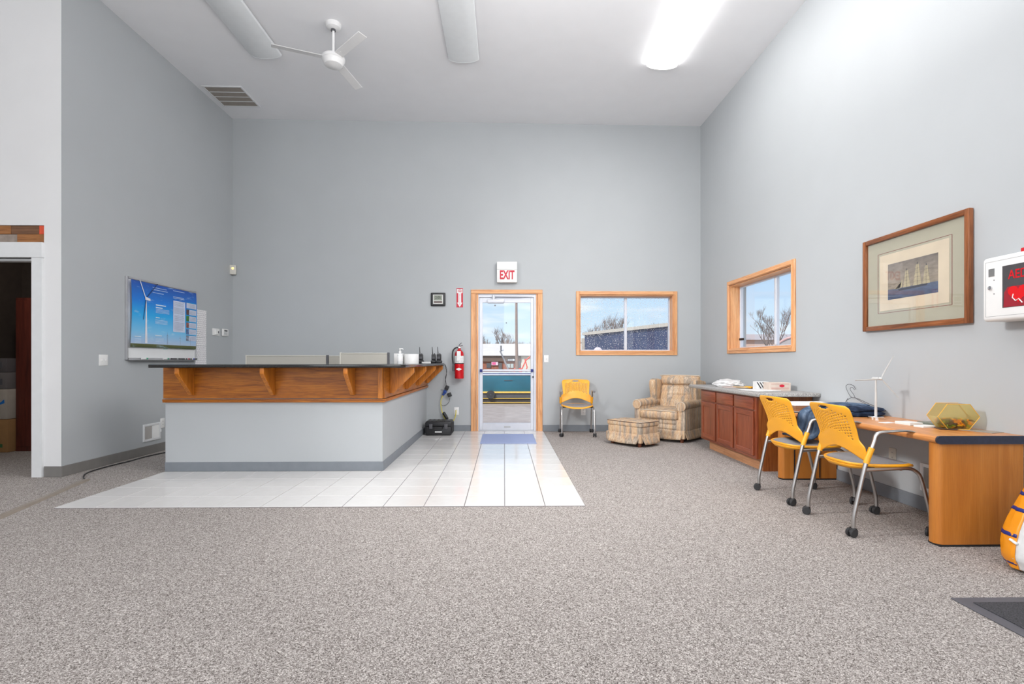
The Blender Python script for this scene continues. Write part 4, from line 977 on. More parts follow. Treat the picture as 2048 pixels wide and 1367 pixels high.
# jeans: folded bundle on the desk, legs hanging over the edge
dn, t_, b_ = base('denim', .85, 0, .1)
f = tnoise(t_, coords(t_, (1, 1, .4)), 14, 4, .6); t_.links.new(ramp(t_, f, [(.3, S(44, 54, 72)), (.5, S(76, 94, 118)), (.7, S(124, 140, 160))]), b_.inputs['Base Color']); bump(t_, b_, tnoise(t_, coords(t_), 400, 2), .3)
dnd, t_, b_ = base('dark_denim', .85, 0, .1)
f = tnoise(t_, coords(t_, (1, 1, .4)), 12, 4, .6); t_.links.new(ramp(t_, f, [(.3, S(20, 26, 40)), (.55, S(44, 56, 78)), (.72, S(92, 108, 132))]), b_.inputs['Base Color'])
jn = thing('jeans', 'faded blue jeans draped over the desk edge behind the chairs', 'jeans', (2.62, 4.19, DT))
def drape(name, y0, y1, xs, zb, seed, mat):
    # cloth running from the desk top over the front edge and down
    path = smooth_path([(xs, 0, .035), (.05, 0, .040), (-.05, 0, .034), (-.108, 0, .005), (-.124, 0, -.07), (-.135, 0, -.125), (-.175, 0, -.168), (-.25, 0, -.176)], 6)
    def fn(u, v):
        i = v * (len(path) - 1); k = min(int(i), len(path) - 2); p = path[k].lerp(path[k + 1], i - k)
        y = y0 + u * (y1 - y0) + .012 * math.sin(v * 5 + seed)
        fold = .012 * math.sin(u * 9 + seed + v * 2) + .010 * noise.noise(Vector((u * 4, v * 6, seed)))
        hang = min(1, max(0, (v - .35) / .3)) * (1 if v < .8 else max(0, (1 - v) / .2))
        return (p.x - fold * hang, y, p.z + fold * (1 - hang) * (1 if v < .6 else .25) - .01 * math.sin(u * PI) * 0)
    m = M(); m.grid(fn, 26, 34); m.build(name, mat, jn, solid=.014)
drape('trouser_leg', -.02, .14, .20, -.26, 1.0, dn); drape('trouser_leg', -.20, -.035, .20, -.30, 4.0, dn)
m = M(); m.grid(lambda u, v: (-.27 + v * .025, -.19 + u * .16, -.174 + .004 * math.sin(u * 9)), 12, 2); m.build('hem', dnd, jn, solid=.018)
for k, (dy, dz, sx_, sy_, sz_) in enumerate(((-.13, .0, .22, .10, .035), (-.10, .035, .23, .12, .03), (.02, .062, .20, .14, .022))):
    o = blob('folded_layer', dnd if k < 2 else dn, '', None, (.20, dy, dz), (sx_, sy_, sz_), k * 7 + 1, .10, jn)
# wire hangers leaning against the wall
def hanger(pts2, label, x=3.03):
    P = [onx(u, v, x) for u, v in pts2]
    c = sum(P, Vector()) / len(P)
    o = M().tube([p - c for p in smooth_path(P, 3)], .0022, 6).build('wire_hanger', dgrey, None, c)
    tag(o, label, 'hanger')
hanger([(1711, 778), (1707, 771), (1700, 768), (1694, 769), (1692, 774), (1697, 786), (1703, 794), (1714, 796), (1740, 808), (1768, 819), (1768, 822), (1735, 822), (1705, 818), (1690, 805), (1703, 794)], 'black wire hanger leaning on wall with hook pointing left', 3.05)
hanger([(1709, 779), (1704, 774), (1700, 778), (1707, 788), (1713, 797), (1740, 811), (1758, 817), (1745, 816), (1715, 815), (1694, 803), (1696, 796)], 'second wire hanger tangled behind the first, with smaller hook', 3.03)
# model wind turbine
tb = thing('model_turbine', 'white desktop wind turbine model with three blades on round base', 'model', (2.82, 3.84, DT))
tww = plain('model_white', (.56, .56, .55, 1), .35)
M().lathe([(0, 0), (.052, 0), (.052, .018), (.048, .022), (0, .022)], n=30).build('base', chrome, tb)
M().cyl((0, 0, .02), (0, 0, .30), .010, .006, 14).build('tower', tww, tb)
m = M(); m.box((0, .005, .307), (.022, .06, .022), None, .008); m.lathe([(0, .0), (.012, .0), (.012, .012), (.006, .022), (0, .024)], (.01, -.028, .307), 14, (PI / 2, 0, 0)); m.build('nacelle', tww, tb)
for du, dv in ((24, -43), (-51, 3), (36, 39)):
    a = math.atan2(-dv, du); L_ = .188
    m = M(); N = 12
    V = []
    for i in range(N + 1):
        f = i / N; x = .010 + f * L_; ch_ = (.0035 + .007 * math.sin(min(1, f * 4) * PI / 2) * (1 - f) ** .8); tk = .0032 * (1 - .7 * f)
        V.append([m.bm.verts.new((x, -tk, 0)), m.bm.verts.new((x, 0, ch_)), m.bm.verts.new((x, tk, 0)), m.bm.verts.new((x, 0, -ch_ * .5))])
    for A, B in zip(V, V[1:]):
        for k in range(4): m.bm.faces.new((A[k], A[(k + 1) % 4], B[(k + 1) % 4], B[k]))
    m.bm.faces.new(V[0][::-1]); m.bm.faces.new(V[-1])
    m.build('blade', tww, tb, (.01, -.040, .307), (0, -a, 0))
# papers and booklets on the desk
def sheet(name, x, y, w_, d_, h, rz, mat, label, cat, z=DT):
    tag(M().bb(-w_ / 2, w_ / 2, -d_ / 2, d_ / 2, 0, h, min(.002, h / 3), 1).build(name, mat, None, (x, y, z), (0, 0, rz)), label, cat)
sheet('business_card', 2.725, 3.60, .09, .06, .003, .2, paper, 'white card lying at the foot of the turbine model', 'card')
sheet('card_box', 2.80, 3.50, .10, .12, .020, .1, whitepl, 'shallow white card box on desk right of turbine', 'box')
sheet('card_stack', 2.80, 3.36, .11, .07, .012, .15, paper, 'low stack of white cards near the desk front edge', 'cards')
sheet('brochure', 2.92, 3.42, .16, .22, .003, -.3, plain('brochure_pale', (.66, .66, .65, 1), .4, 0, .3, 10), 'thin pale brochure under the grey booklet', 'brochure')
sheet('booklet', 2.97, 3.46, .13, .19, .014, .12, plain('booklet_green', S(110, 116, 106), .35), 'grey green booklet beside the yellow hexagonal container', 'booklet', DT + .0035)
sheet('dark_leaflet', 2.87, 3.29, .10, .16, .003, -.5, plain('leaflet_brown', S(84, 66, 60), .4), 'dark brown leaflet sticking out before the yellow container', 'leaflet', DT + .0035)
sheet('flat_envelope', 2.985, 3.16, .12, .18, .003, .35, plain('envelope_grey', S(150, 140, 128), .5), 'flat grey envelope right of the yellow container', 'envelope')
# hexagonal candy container
hx = thing('hexagonal_container', 'translucent yellow hexagonal tub part filled with wrapped sweets', 'container', (2.905, 3.27, DT + .004), math.radians(-8))
hexp = [(-.062, 0), (.062, 0), (.122, .080), (.066, .160), (-.066, .160), (-.122, .080)]
ym = glass('yellow_acrylic', (.98, .90, .62, 1))
mm = ym.node_tree
dfn = mm.nodes.new('ShaderNodeBsdfTranslucent'); dfn.inputs[0].default_value = (.92, .82, .46, 1); xx = mm.nodes.new('ShaderNodeMixShader'); xx.inputs[0].default_value = .32
outn = [n for n in mm.nodes if n.type == 'OUTPUT_MATERIAL'][0]; src = outn.inputs[0].links[0].from_socket
mm.links.new(src, xx.inputs[1]); mm.links.new(dfn.outputs[0], xx.inputs[2]); mm.links.new(xx.outputs[0], outn.inputs[0])
m = M(); m.prism(hexp, 'y', -.05, .05); m.build('tub', ym, hx, smooth=False)
m = M()
for yy in (-.052, .052):
    P = [(x * 1.0, yy, z) for x, z in hexp]; m.tube(P, .002, 6, closed=True)
m.build('rim', plain('yellow_rim', S(226, 170, 50), .25), hx)
cols = [plain('sweet_%s' % n_, c, .35) for n_, c in (('orange', S(236, 150, 20)), ('yellow', S(230, 190, 40)), ('brown', S(80, 56, 50)), ('green', S(120, 150, 40)), ('purple', S(90, 70, 90)))]
sw0 = M().box((0, 0, 0), (.020, .012, .009), None, .003, 2)
swm = [None] * 5
for k in range(5):
    q = M(); q.box((0, 0, 0), (.019, .012, .009), None, .003, 1); q.prism([(-.016, .005), (-.009, 0), (-.016, -.005)], 'y', -.001, .001); q.prism([(.016, .005), (.009, 0), (.016, -.005)], 'y', -.001, .001)
    me_o = q.build('sweet', cols[k]); swm[k] = me_o
n_ = 0
for iz in range(5):
    for ix in range(8):
        for iy in range(4):
            z = .012 + iz * .011; hwid = .055 + .75 * z - .004
            x = -hwid + (ix + .5) * (2 * hwid / 8) + random.uniform(-.004, .004); y = -.035 + iy * .0235 + random.uniform(-.004, .004)
            k = random.choice((0, 0, 1, 2, 2, 3, 4))
            o = swm[k].copy(); C.objects.link(o); o.parent = None; n_ += 1
            W_ = Matrix.Translation((2.905, 3.27, DT + .004)) @ Matrix.Rotation(math.radians(-8), 4, 'Z')
            o.location = W_ @ Vector((x, y, z)); o.rotation_euler = (random.uniform(-.9, .9), random.uniform(-.9, .9), random.uniform(0, 6))
            tag(o, ['orange', 'bright yellow', 'dark brown', 'olive green', 'purple'][k] + ' wrapped sweet inside the yellow hexagonal tub', 'sweet', 'wrapped sweets in the hexagonal tub')
for o in swm: bpy.data.objects.remove(o)

# ------------------------------------------------------------------ framed ship print, AED cabinet
pf = thing('framed_picture', 'framed sailing ship print with wide mat on the right wall', 'picture', (XR - .004, 3.79, 1.716), 0, None, (math.radians(0), 0, -PI / 2))
# local x runs along -y world; local -y out of the wall
PW_, PH_ = .497, .377
fwood = wood('frame_pine', S(92, 50, 24), S(140, 82, 44), S(164, 104, 62), 0, 6, .35); fwoodv = wood('frame_pine_upright', S(92, 50, 24), S(140, 82, 44), S(164, 104, 62), 2, 6, .35)
for s in (-1, 1):
    m = M(); m.bb(s * PW_, s * (PW_ - .038), -.034, 0, -PH_, PH_, .006, 2); m.build('frame_side', fwoodv, pf)
    m = M(); m.bb(-PW_ + .038, PW_ - .038, -.034, 0, s * PH_, s * (PH_ - .038), .006, 2); m.build('frame_rail', fwood, pf)
M().bb(-PW_ + .03, PW_ - .03, -.010, -.002, -PH_ + .03, PH_ - .03).build('mat_board', plain('mat_sage', S(176, 172, 152), .8, 0, .02), pf, smooth=False)
redl = plain('mat_line', S(130, 60, 56))
m = M()
lx, lz = .345, .240
for a in ((-lx, lx, lz - .0015, lz + .0015), (-lx, lx, -lz - .0015, -lz + .0015)): m.bb(a[0], a[1], -.0112, -.010, a[2], a[3])
for x in (-lx, lx): m.bb(x - .002, x + .002, -.0112, -.010, -lz, lz)
m.build('mat_rule', redl, pf, smooth=False)
M().bb(-.325, .325, -.0118, -.0105, -.222, .222).build('print_paper', plain('print_cream', S(214, 200, 176), .8, 0, .06, 6), pf, smooth=False)
skp, t_, b_ = base('print_picture', .8)
cc = t_.nodes.new('ShaderNodeTexCoord'); sp = t_.nodes.new('ShaderNodeSeparateXYZ'); t_.links.new(cc.outputs['Object'], sp.inputs[0])
mr = t_.nodes.new('ShaderNodeMapRange'); mr.inputs[1].default_value = -.14; mr.inputs[2].default_value = .14; t_.links.new(sp.outputs[2], mr.inputs[0])
gsk = ramp(t_, mr.outputs[0], [(0, S(60, 74, 104)), (.27, S(84, 96, 122)), (.30, S(150, 138, 122)), (.6, S(140, 130, 118)), (1, S(118, 110, 104))])
mxs = t_.nodes.new('ShaderNodeMixRGB'); mxs.blend_type = 'OVERLAY'; mxs.inputs[0].default_value = .55; t_.links.new(gsk, mxs.inputs[1])
t_.links.new(ramp(t_, tnoise(t_, coords(t_, (1, 1, 2.5)), 14, 5, .65), [(.3, (.25, .25, .25, 1)), (.7, (.8, .8, .8, 1))]), mxs.inputs[2]); t_.links.new(mxs.outputs[0], b_.inputs['Base Color'])
M().bb(-.235, .235, -.0130, -.0115, -.140, .140).build('picture_image', skp, pf, smooth=False)
sail = plain('sail_tan', S(178, 166, 136), .8, 0, .15, 30); hull = plain('hull_dark', S(50, 54, 70), .8)
m = M(); m.prism([(-.13, -.068), (-.12, -.082), (.135, -.076), (.16, -.055), (.0, -.066)], 'y', -.0142, -.013); m.build('ship_hull', hull, pf, smooth=False)
for cx_, tp, sc_ in ((-.045, .065, .9), (.055, .095, 1.0), (.135, .070, .85)):
    m = M(); z = -.062
    for k in range(5):
        h = (tp + .062) / 5; w0 = .040 * sc_ * (1 - k * .14); w1 = .036 * sc_ * (1 - (k + 1) * .14)
        m.prism([(cx_ - w0, z), (cx_ + w0, z), (cx_ + w1 + .003, z + h * .9), (cx_ - w1 + .003, z + h * .9)], 'y', -.0146, -.013); z += h
    m.build('ship_sails', sail, pf, smooth=False)
    m = M(); m.bb(cx_ - .001, cx_ + .001, -.0148, -.013, -.065, tp + .012); m.build('ship_mast', hull, pf, smooth=False)
m = M()
for k in range(3): m.prism([(-.09 - k * .018, -.060), (-.145 - k * .012, -.066 + k * .002), (-.085 - k * .008, .0 - k * .012)], 'y', -.0146, -.013)
m.build('ship_jib', sail, pf, smooth=False)
M().bb(-PW_ + .034, PW_ - .034, -.021, -.019, -PH_ + .034, PH_ - .034).build('glazing', gpic, pf, smooth=False)

ae = thing('defibrillator_cabinet', 'white wall cabinet with dark window, red letters and heart', 'cabinet', (XR, 2.88, 1.52), 0, None, (0, 0, -PI / 2))
aw, ah, dp = .20, .192, .155
M().bb(-aw, aw, -dp, 0, -ah, ah, .022, 5).build('cabinet_box', whitepl, ae)
m = M(); W = plain('seam_grey', (.35, .35, .35, 1))
for a in ((-aw + .026, aw - .026, ah - .030, ah - .028), (-aw + .026, aw - .026, -ah + .028, -ah + .030)): m.bb(a[0], a[1], -dp - .0008, -dp + .001, a[2], a[3])
for x in (-aw + .026, aw - .028): m.bb(x, x + .002, -dp - .0008, -dp + .001, -ah + .028, ah - .028)
m.build('door_seam', W, ae, smooth=False)
M().bb(-.068, aw - .045, -dp - .003, -dp + .001, -.118, .125, .001, 1).build('window', plain('window_smoke', (.07, .065, .07, 1), .2), ae)
text('letters', 'AED', redm, ae, (.024, -dp - .0036, .066), FB, .072, .8, .0008, .001)
m = M(); m.prism([(-.060, -.116), (-.056, -.03), (-.035, 0), (.13, .0), (.13, -.116)], 'y', -dp - .0036, -dp - .002); m.build('red_pouch', plain('pouch_red', S(150, 28, 42), .4), ae, smooth=False)
hp = [(.026 + .060 * .0625 * 16 * math.sin(a) ** 3 / 1.0, -.040 + .0034 * (13 * math.cos(a) - 5 * math.cos(2 * a) - 2 * math.cos(3 * a) - math.cos(4 * a))) for a in [2 * PI * k / 30 for k in range(30)]]
m = M(); m.prism(hp, 'y', -dp - .0048, -dp - .0034); m.build('heart', plain('heart_red', S(216, 12, 20), .3), ae, smooth=False)
m = M(); m.tube([(.0, -dp - .005, -.045), (-.006, -dp - .005, -.065), (.012, -dp - .005, -.085), (.03, -dp - .005, -.075), (.05, -dp - .005, -.10)], .003, 6); m.build('heart_line', paper, ae)
M().bb(-.155, -.115, -dp - .002, -dp + .001, .075, .122, .001, 1).build('latch_recess', steel, ae)
m = M(); m.lathe([(0, .0), (.011, .0), (.012, .004), (.012, .008), (.006, .010), (0, .010)], (-.142, -dp, .008), 18, (PI / 2, 0, 0)); m.build('lock', chrome, ae)
for z in (.052, -.030): M().cyl((-.120, -dp, z), (-.120, -dp - .002, z), .003, n=8).build('rivet', dgrey, ae)
M().bb(-.02, .06, -.10, -.03, ah - .001, ah + .03, .006, 2).build('strobe_light', redm, ae)

# ------------------------------------------------------------------ bag and mats at lower right
fb = thing('feed_bag', 'white plastic sack with orange and navy print on the carpet', 'bag', (2.845, 2.60, 0))
secs = [(0.0, .15, .09, 0), (.02, .195, .12, 0), (.07, .215, .145, 0), (.16, .212, .15, .0), (.26, .185, .135, .008), (.36, .150, .11, .018), (.46, .125, .075, .025), (.54, .105, .03, .03), (.565, .105, .012, .03)]
NA = 56
def sec(zf):
    i = zf * (len(secs) - 1); k = min(int(i), len(secs) - 2); f = i - k; return [secs[k][q] * (1 - f) + secs[k + 1][q] * f for q in range(4)]
def bagp(u, v, off=0):
    z, a, b, ox = sec(v); an = 2 * PI * u
    c, s = math.cos(an), math.sin(an); n = 2.6
    wr = .010 * noise.noise(Vector((c * 3, s * 3, v * 9))) + .006 * noise.noise(Vector((c * 9, s * 9, v * 22)))
    return (ox + (a + wr + off) * abs(c) ** (2 / n) * (1 if c > 0 else -1), (b + wr + off) * abs(s) ** (2 / n) * (1 if s > 0 else -1), z)
m = M(); m.grid(lambda u, v: bagp(u, v), NA, 36, closeu=True); m.bm.verts.ensure_lookup_table(); m.bm.faces.new([m.bm.verts[i] for i in range(NA - 1, -1, -1)]); m.build('sack', bagm, fb)
def patch(name, mat, u0, u1, v0, v1, off=.004, nu=14, nv=14, sh=0):
    m = M(); m.grid(lambda u, v: bagp(u0 + (u1 - u0) * u + sh * v * (1 - u) * 0, v0 + (v1 - v0) * v, off), nu, nv); return m.build(name, mat, fb, solid=.0015)
patch('orange_side', orange, .36, .505, .06, .84)
for v0 in (.17, .40, .56, .66, .76): patch('navy_stripe', navy, .362, .503, v0, v0 + .022, .0065, 14, 2)
patch('orange_front', orange, .60, .74, .29, .42)
patch('navy_label', navy, .575, .78, .08, .25)
for k, s__ in enumerate(('MULTI', 'MOUTURE', 'GRAIN')):
    p = bagp(.63, .215 - k * .045, .014); text('letters', s__, paper, fb, (p[0] + .01, p[1] - .004, p[2]), (PI / 2 + .1, 0, -.62), .020 if k < 2 else .014, 1, .0004, .0006)
m = M(); m.box((-.20, -.09, .02), (.05, .03, .012), (0, .3, .5), .003); m.box((-.215, .0, .16), (.02, .04, .012), (.4, .3, .2), .003); m.build('torn_flap', bagm, fb)
bm_ = thing('floor_mat', 'charcoal ribbed floor mat with rubber border at lower right', 'mat', (2.56, 1.60, 0))
M().bb(-.51, .50, -.72, .72, 0, .006, .002, 1).build('rubber_border', plain('border_grey', (.10, .10, .115, 1), .6), bm_)
M().bb(-.455, .445, -.665, .665, .006, .010, .001, 1).build('pile', speck('mat_charcoal', [(.35, (.018, .018, .02, 1)), (.65, (.075, .075, .085, 1))], 180, .9, 3, .5), bm_)

# ------------------------------------------------------------------ store room contents seen through the doorway
rd = thing('tall_cupboard', 'tall dark red brown cupboard in dim room beyond the doorway', 'cupboard', (-5.62, 6.52, 0))
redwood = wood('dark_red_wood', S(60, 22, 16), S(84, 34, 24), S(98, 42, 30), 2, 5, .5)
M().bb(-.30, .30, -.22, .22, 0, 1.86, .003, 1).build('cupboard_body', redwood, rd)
M().bb(-.285, .285, -.232, -.22, .06, 1.83, .003, 1).build('cupboard_door', redwood, rd)
M().lathe([(0, 0), (.010, 0), (.010, .01), (0, .012)], (.18, -.232, 1.50), 12, (PI / 2, 0, 0)).build('red_knob', redt, rd)
z = 0
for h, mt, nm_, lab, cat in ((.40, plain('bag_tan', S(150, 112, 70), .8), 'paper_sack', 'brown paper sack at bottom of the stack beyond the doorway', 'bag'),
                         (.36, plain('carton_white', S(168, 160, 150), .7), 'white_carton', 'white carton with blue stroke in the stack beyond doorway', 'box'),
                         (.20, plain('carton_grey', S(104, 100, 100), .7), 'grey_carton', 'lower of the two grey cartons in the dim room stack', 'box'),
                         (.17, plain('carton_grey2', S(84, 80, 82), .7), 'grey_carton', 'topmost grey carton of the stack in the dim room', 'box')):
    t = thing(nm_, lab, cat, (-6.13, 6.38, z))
    M().bb(-.20, .20 + (.0 if nm_ != 'grey_carton' else -.01), -.17, .17, 0, h - .004, .012 if cat == 'bag' else .003, 2).build('carton_body', mt, t)
    if nm_ == 'white_carton':
        m = M(); m.prism([(-.12, .10), (.12, .20), (.16, .235), (.165, .19), (.0, .13)], 'y', -.172, -.170); m.build('blue_stroke', plain('stroke_blue', S(30, 110, 190)), t, smooth=False)
    elif nm_ == 'grey_carton':
        M().bb(-.05, .14, -.172, -.170, .05, .12).build('carton_label', dgrey, t)
    else: M().bb(-.02, .14, -.172, -.170, .06, .10).build('green_print', plain('print_green', S(60, 100, 60)), t)
    z += h
ys = thing('caution_sign', 'yellow warning sign with black letters in the dim room', 'sign', (-5.87, 6.84, 2.02))
M().bb(-.16, .16, -.006, 0, -.11, .11).build('sign_plate', plain('sign_yellow', S(226, 180, 20)), ys)
text('letters', 'CAUTION', blk, ys, (0, -.007, .05), FB, .062, .85, .0005, .001); text('letters', 'ON', blk, ys, (.1, -.007, -.05), FB, .07, 1, .0005, .001)

# ------------------------------------------------------------------ outside
gz = -.9
gm = speck('street_asphalt', [(.3, (.38, .31, .26, 1)), (.7, (.52, .43, .37, 1))], 2.5, .95, 6, 0, .05)
struct(M().bb(-160, 220, YB + .25, 420, gz - .2, gz).build('street_ground', gm, smooth=False))
struct(M().bb(-1.2, 1.4, YB + .2, 9.4, gz, -.05).build('door_landing', plain('landing_concrete', (.34, .33, .32, 1), .9, 0, .1), smooth=False))
# trailer
tr_ = thing('flatbed_trailer', 'teal sided low trailer with yellow stripes outside the door', 'trailer', (0, 24.6, gz))
teal = plain('teal_paint', S(38, 104, 122), .4, 0, .18, 1.6); ystr = plain('yellow_stripe', S(236, 196, 92), .5, 0, .1)
def TR(m, n, mt): return m.build(n, mt, tr_, (0, -24.6, -gz))
m = M(); m.bb(-4.5, 3.2, 24, 25.2, -.34, .43, .03, 2); TR(m, 'side_body', teal)
m = M(); m.bb(-4.52, 3.22, 23.96, 25.22, .43, .56, .02, 2); TR(m, 'top_rail', plain('rail_white', S(226, 232, 240), .3))
m = M(); m.bb(-4.5, 3.21, 23.95, 23.99, .50, .53); TR(m, 'rail_stripe', navy)
for z0 in (-.40, -.66, -.86):
    m = M(); m.bb(-4.5, 3.2, 23.93, 24.05, z0, z0 + (.075 if z0 > -.5 else .03)); TR(m, 'yellow_stripe', ystr)
m = M(); m.bb(-4.45, 3.15, 24.0, 25.1, -.62, -.40); TR(m, 'chassis_beam', dgrey)
m = M(); m.bb(-4.45, 3.15, 24.02, 25.0, -.895, -.66); TR(m, 'lower_skirt', plain('skirt_dark', (.06, .055, .05, 1), .7))
m = M(); m.lathe([(.08, -.06), (.19, -.06), (.20, -.04), (.20, .04), (.19, .06), (.08, .06)], (-.62, 23.9, -.47), 24, (PI / 2, 0, 0)); TR(m, 'tyre', blkr)
m = M(); m.lathe([(0, .05), (.03, .05), (.03, .03), (.12, .02), (.13, -.02), (0, -.02)], (-.62, 23.88, -.47), 20, (PI / 2, 0, 0)); TR(m, 'hub', dgrey)
m = M(); m.bb(1.28, 1.36, 23.9, 23.98, .12, .36, .01); TR(m, 'marker_lamp', blk)
m = M(); m.bb(-.0, .40, 23.97, 23.995, .18, .20, .004); TR(m, 'scuff_handle', dgrey)
# slanted pole
tag(M().tube([(-.23, 30, 1.70), (.93, 30, gz)], .045, 8).build('leaning_pole', plain('pole_grey', (.3, .29, .3, 1), .5)), 'slim grey pole leaning left behind the teal trailer', 'pole')
tag(M().tube([(1.3, 50, gz), (1.22, 50, 3.0), (1.20, 50, 9.5)], [.19, .14, .11], 10).build('utility_pole', plain('pole_brown', S(140, 116, 104), .9, 0, .2, 4)), 'tall brown wooden utility pole seen through the door glass', 'pole')
ow = thing('one_way_sign', 'black one way street sign with white arrow on thin post', 'sign', (.80, 56, gz))
M().bb(-.46, .46, -.02, 0, 1.97, 2.30, .01, 1).build('sign_plate', blk, ow)
m = M(); m.prism([(-.38, 2.06), (.2, 2.06), (.2, 2.0), (.42, 2.135), (.2, 2.27), (.2, 2.21), (-.38, 2.21)], 'y', -.03, -.02); m.build('arrow', paper, ow, smooth=False)
text('letters', 'ONE WAY', blk, ow, (-.08, -.035, 2.135), FB, .13, .9, .002, .003)
M().cyl((.47, .02, 0), (.47, .02, 2.4), .035, n=8).build('post', steel, ow)
# building across the street
bd = thing('brick_building', 'low brick building with pale roof across the street', 'building', (0, 90, gz))
def BD(m, n, mt, **k): return m.build(n, mt, bd, (0, -90, -gz), **k)
brk = plain('brick_red', S(158, 96, 74), .9, 0, .22, 2.5)
m = M(); m.bb(-30, 26, 90, 104, gz, 2.0); BD(m, 'brick_wall', brk, smooth=False)
m = M(); m.prism([(-.8, 2.06), (7, 4.4), (15, 2.06), (7, 1.95)], 'x', -31, 27); o = m.build('roof', plain('roof_pale', S(226, 216, 204), .8, 0, .04, 1), bd, (0, 0, -gz), smooth=False)
m = M(); m.bb(-30.5, 3.0, 89.6, 90, 1.05, 2.05); BD(m, 'shingle_band', plain('shingle', S(110, 92, 82), .9, 0, .3, 5), smooth=False)
m = M(); m.bb(3.0, 20, 89.8, 90, gz, 2.0); BD(m, 'garage_wall', plain('garage_pale', S(214, 210, 196), .8), smooth=False)
for u0, u1, v0, v1, n_, mt in ((973, 982, 726, 735, 'window', dgrey), (1014, 1020, 727, 735, 'window', plain('window_pale', S(180, 190, 186), .3)), (1021, 1027, 727, 735, 'window', MATS['window_pale']), (997, 1004, 725, 742, 'door', plain('door_grey', S(100, 96, 96), .6))):
    a = ony(u0, v0, 89.9); b = ony(u1, v1, 89.9); m = M(); m.bb(a[0], b[0], 89.82, 90, b[2], a[2], .02, 1); BD(m, n_, mt)
a = ony(983, 723, 89.8); b = ony(996, 730, 89.8); m = M(); m.bb(a[0], b[0], 89.7, 89.98, b[2], a[2]); BD(m, 'wall_sign', plain('sign_pale', S(238, 216, 224), .5), smooth=False)
m = M(); m.bb(a[0] + .1, a[0] + .75, 89.66, 89.7, b[2] + .08, a[2] - .08); BD(m, 'sign_print', plain('sign_pink', S(232, 96, 150), .5), smooth=False)
a = ony(1002, 696, 92); m = M(); m.cyl((a[0], 92, 2.6), (a[0], 92, 3.9), .12, n=8); BD(m, 'roof_pipe', dgrey)
# excavator
xv = thing('red_excavator', 'small red excavator parked before the brick building', 'excavator', (1.9, 62, gz))
rv = plain('machine_red', S(232, 70, 44), .4)
M().bb(-.9, .9, -.5, .5, 0, .45, .15, 3).build('tracks', blkr, xv)
M().bb(-.7, .3, -.5, .5, .5, 1.15, .08, 2).build('machine_body', rv, xv)
M().bb(-.5, .1, -.4, .4, 1.15, 2.0, .06, 2).build('cab', plain('cab_grey', S(110, 110, 112), .3), xv)
M().tube([(.2, 0, .9), (.75, 0, 2.1), (1.25, 0, 2.55)], .09, 6).build('boom', rv, xv)
M().tube([(.62, 0, 2.3), (.9, 0, 1.3), (.75, 0, .6)], .08, 6).build('dipper_arm', rv, xv)
M().prism([(.6, .35), (.95, .4), (1.0, .7), (.7, .75)], 'y', -.2, .2).build('bucket', dgrey, xv)
# bare trees
bark = plain('bark', S(132, 112, 100), .95, 0, .2, 3)
def tree(x, y, h, seed, label, spread=.55, depth=5, kids=3, r0=None):
    rnd = random.Random(seed); t = thing('bare_tree', label, 'tree', (x, y, gz), 0, 'leafless trees outside')
    tk = M(); cr_ = M()
    def grow(p, d, L_, r, k):
        n_ = (d + Vector((rnd.uniform(-.2, .2), rnd.uniform(-.2, .2), rnd.uniform(0, .2)))).normalized(); mid = p + d * L_ * .5; end = mid + n_ * L_ * .5
        (tk if k >= depth - 1 else cr_).tube([p, mid, end], [r, r * .85, r * .65], 4 if k < depth - 1 else 6, caps=False)
        if k == 0: return
        for i in range(kids if k > 1 else kids + 1):
            a_ = rnd.uniform(0, 2 * PI); q = Vector((math.cos(a_), math.sin(a_), rnd.uniform(.5, 1.4))).normalized()
            grow(p.lerp(end, rnd.uniform(.55, 1)), (n_ * (1 - spread) + q * spread).normalized(), L_ * rnd.uniform(.6, .82), r * .58, k - 1)
    grow(Vector((0, 0, 0)), Vector((0, 0, 1)), h * .32, (r0 or h * .018), depth)
    tk.build('trunk', bark, t); stuff(cr_.build('crown', bark, t)); return t
tl = [(-5.3, 112, 9.5, 1, 'bare forked tree at left side of the door glass view'), (-2.2, 122, 8.0, 2, 'bare bushy tree above roof left of the door glass middle'), (-.6, 116, 11, 3, 'bare tall tree over the roof, left of the utility pole'),
      (.7, 113, 10.5, 4, 'bare tree rising just left of the utility pole'), (2.6, 116, 8.5, 5, 'bare tree rising just right of the utility pole'), (5.4, 120, 8.2, 6, 'bare pale tree at right side of the door glass view')]
for a in tl: tree(*a)
for k, (x, y, h) in enumerate(((22.5, 112, 13.5), (26.5, 118, 15), (31, 112, 11), (19, 118, 12.5), (36, 118, 12), (46, 118, 12))):
    tree(x, y, h, 20 + k, 'bare tree behind the blue building, %s from the left' % ('second', 'third', 'fourth', 'first', 'fifth', 'sixth')[k])
tree(23.4, 44.5, 7.6, 41, 'bare tree standing nearest in the side window, left pane', .5, 6, 3)
tree(34, 56, 8.0, 42, 'bare tree in the side window, right pane behind the hoop shed', .5, 5, 3)
tree(25, 41, 5.4, 43, 'low bare shrub like tree at bottom of side window left pane', .6, 6, 3)
hd = M()
rnd = random.Random(5)
for k in range(2600):
    x = rnd.uniform(-26, 24); y = rnd.uniform(106, 109); z0 = gz; hh = 5.2 + 1.2 * noise.noise(Vector((x * .35, 0, 0))) + rnd.uniform(-.8, .8)
    hd.tube([(x, y, 2.2), (x + rnd.uniform(-.9, .9), y, z0 + hh)], [.09, .03], 3, caps=False)
tag(stuff(hd.build('thicket', bark)), 'brown leafless thicket behind the pale roof', 'thicket')
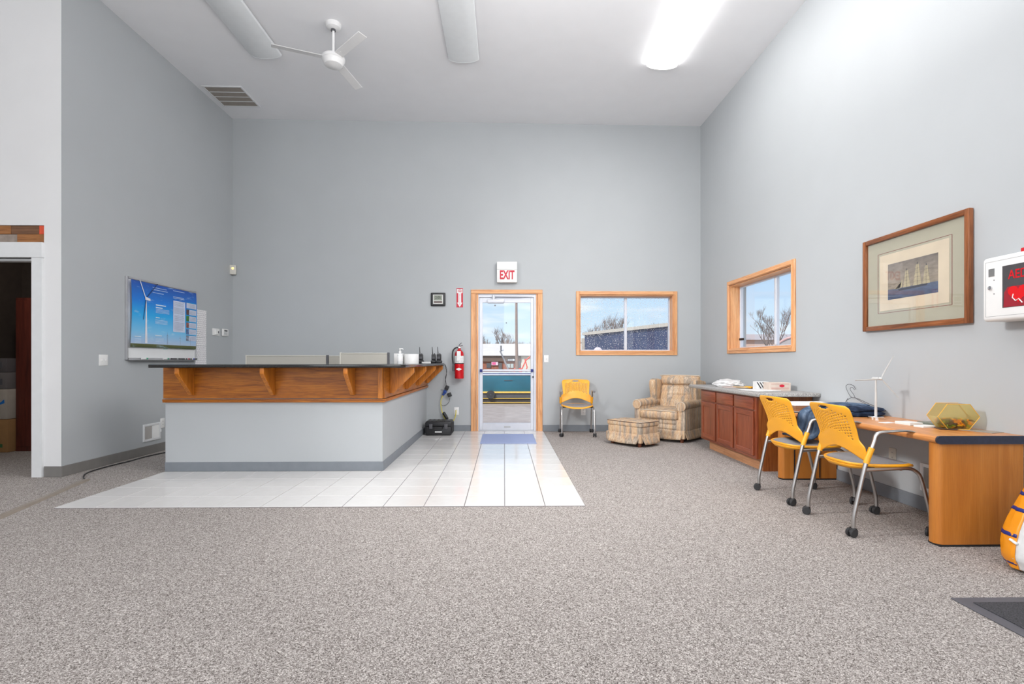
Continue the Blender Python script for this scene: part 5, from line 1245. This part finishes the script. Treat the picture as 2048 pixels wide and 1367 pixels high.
# blue metal building seen through window 1
p0 = Vector((13.65, 42.6, 0)); p1 = Vector((9.0, 57, 0)); dr_ = (p1 - p0); Lb = dr_.length; ab = math.atan2(dr_.y, dr_.x)
bb_ = thing('blue_building', 'long dark blue metal building with beige roof edge, window view', 'building', (p0.x, p0.y, gz), ab)
top = 4.0 - gz
M().bb(0, Lb, -4, 0, 0, top - .02).build('metal_wall', plain('metal_blue', S(62, 74, 106), .5, 0, .15, .8), bb_, smooth=False)
M().bb(-2.2, 0, -4, .0, 0, top - .02).build('grey_wall', plain('metal_grey', S(130, 134, 142), .6, 0, .1, .8), bb_, smooth=False)
M().bb(-2.6, Lb + .2, -4.1, .22, top - .02, top + .28).build('roof_edge', plain('fascia_beige', S(206, 198, 184), .7), bb_, smooth=False)
M().bb(Lb, Lb + 1.6, -3.6, -.4, 0, top - .3).build('end_wall', plain('end_beige', S(190, 180, 164), .8), bb_, smooth=False)
pt = thing('propane_tank', 'pale domed tank top peeking over the window sill', 'tank', (3.75, 20.4, gz))
M().lathe([(0, 0), (.19, 0), (.19, 2.36), (.15, 2.48), (.08, 2.545), (0, 2.56)], n=20).build('tank_shell', plain('tank_pale', S(222, 206, 204), .4), pt)
# hoop shed and beige shed in the side window
hs = thing('hoop_shed', 'grey arched hoop shed with pink rim in side window', 'shed', (16.0, 27.6, gz), math.radians(-25))
arc = [(1.45 * math.cos(a), 1.9 + 1.45 * math.sin(a)) for a in [PI * k / 16 for k in range(17)]]
M().prism([(1.45, 0)] + arc + [(-1.45, 0)], 'y', 0, 6).build('shed_body', plain('shed_grey', S(170, 162, 160), .7, 0, .12, 3), hs)
m = M(); m.tube([(x, -.03, z) for x, z in [(1.45, 0)] + arc + [(-1.45, 0)]], .06, 6); m.build('shed_rim', plain('rim_pink', S(214, 168, 160), .6), hs)
bs = thing('beige_shed', 'low pinkish beige building behind trees in side window', 'building', (30, 62, gz))
M().bb(-14, 14, 0, 8, 0, 4.6).build('shed_wall', plain('shed_pinkish', S(204, 178, 164), .8, 0, .05), bs, smooth=False)
M().prism([(-.5, 4.6), (4, 5.5), (8.5, 4.6)], 'x', -14.4, 14.4).build('shed_roof', plain('shed_roofing', S(190, 176, 170), .8), bs, smooth=False)
struct(M().bb(XR + .22, XR + .75, -5, 9, 2.34, 2.46).build('trim_4', plain('eave_grey', (.22, .21, .2, 1), .8), smooth=False))
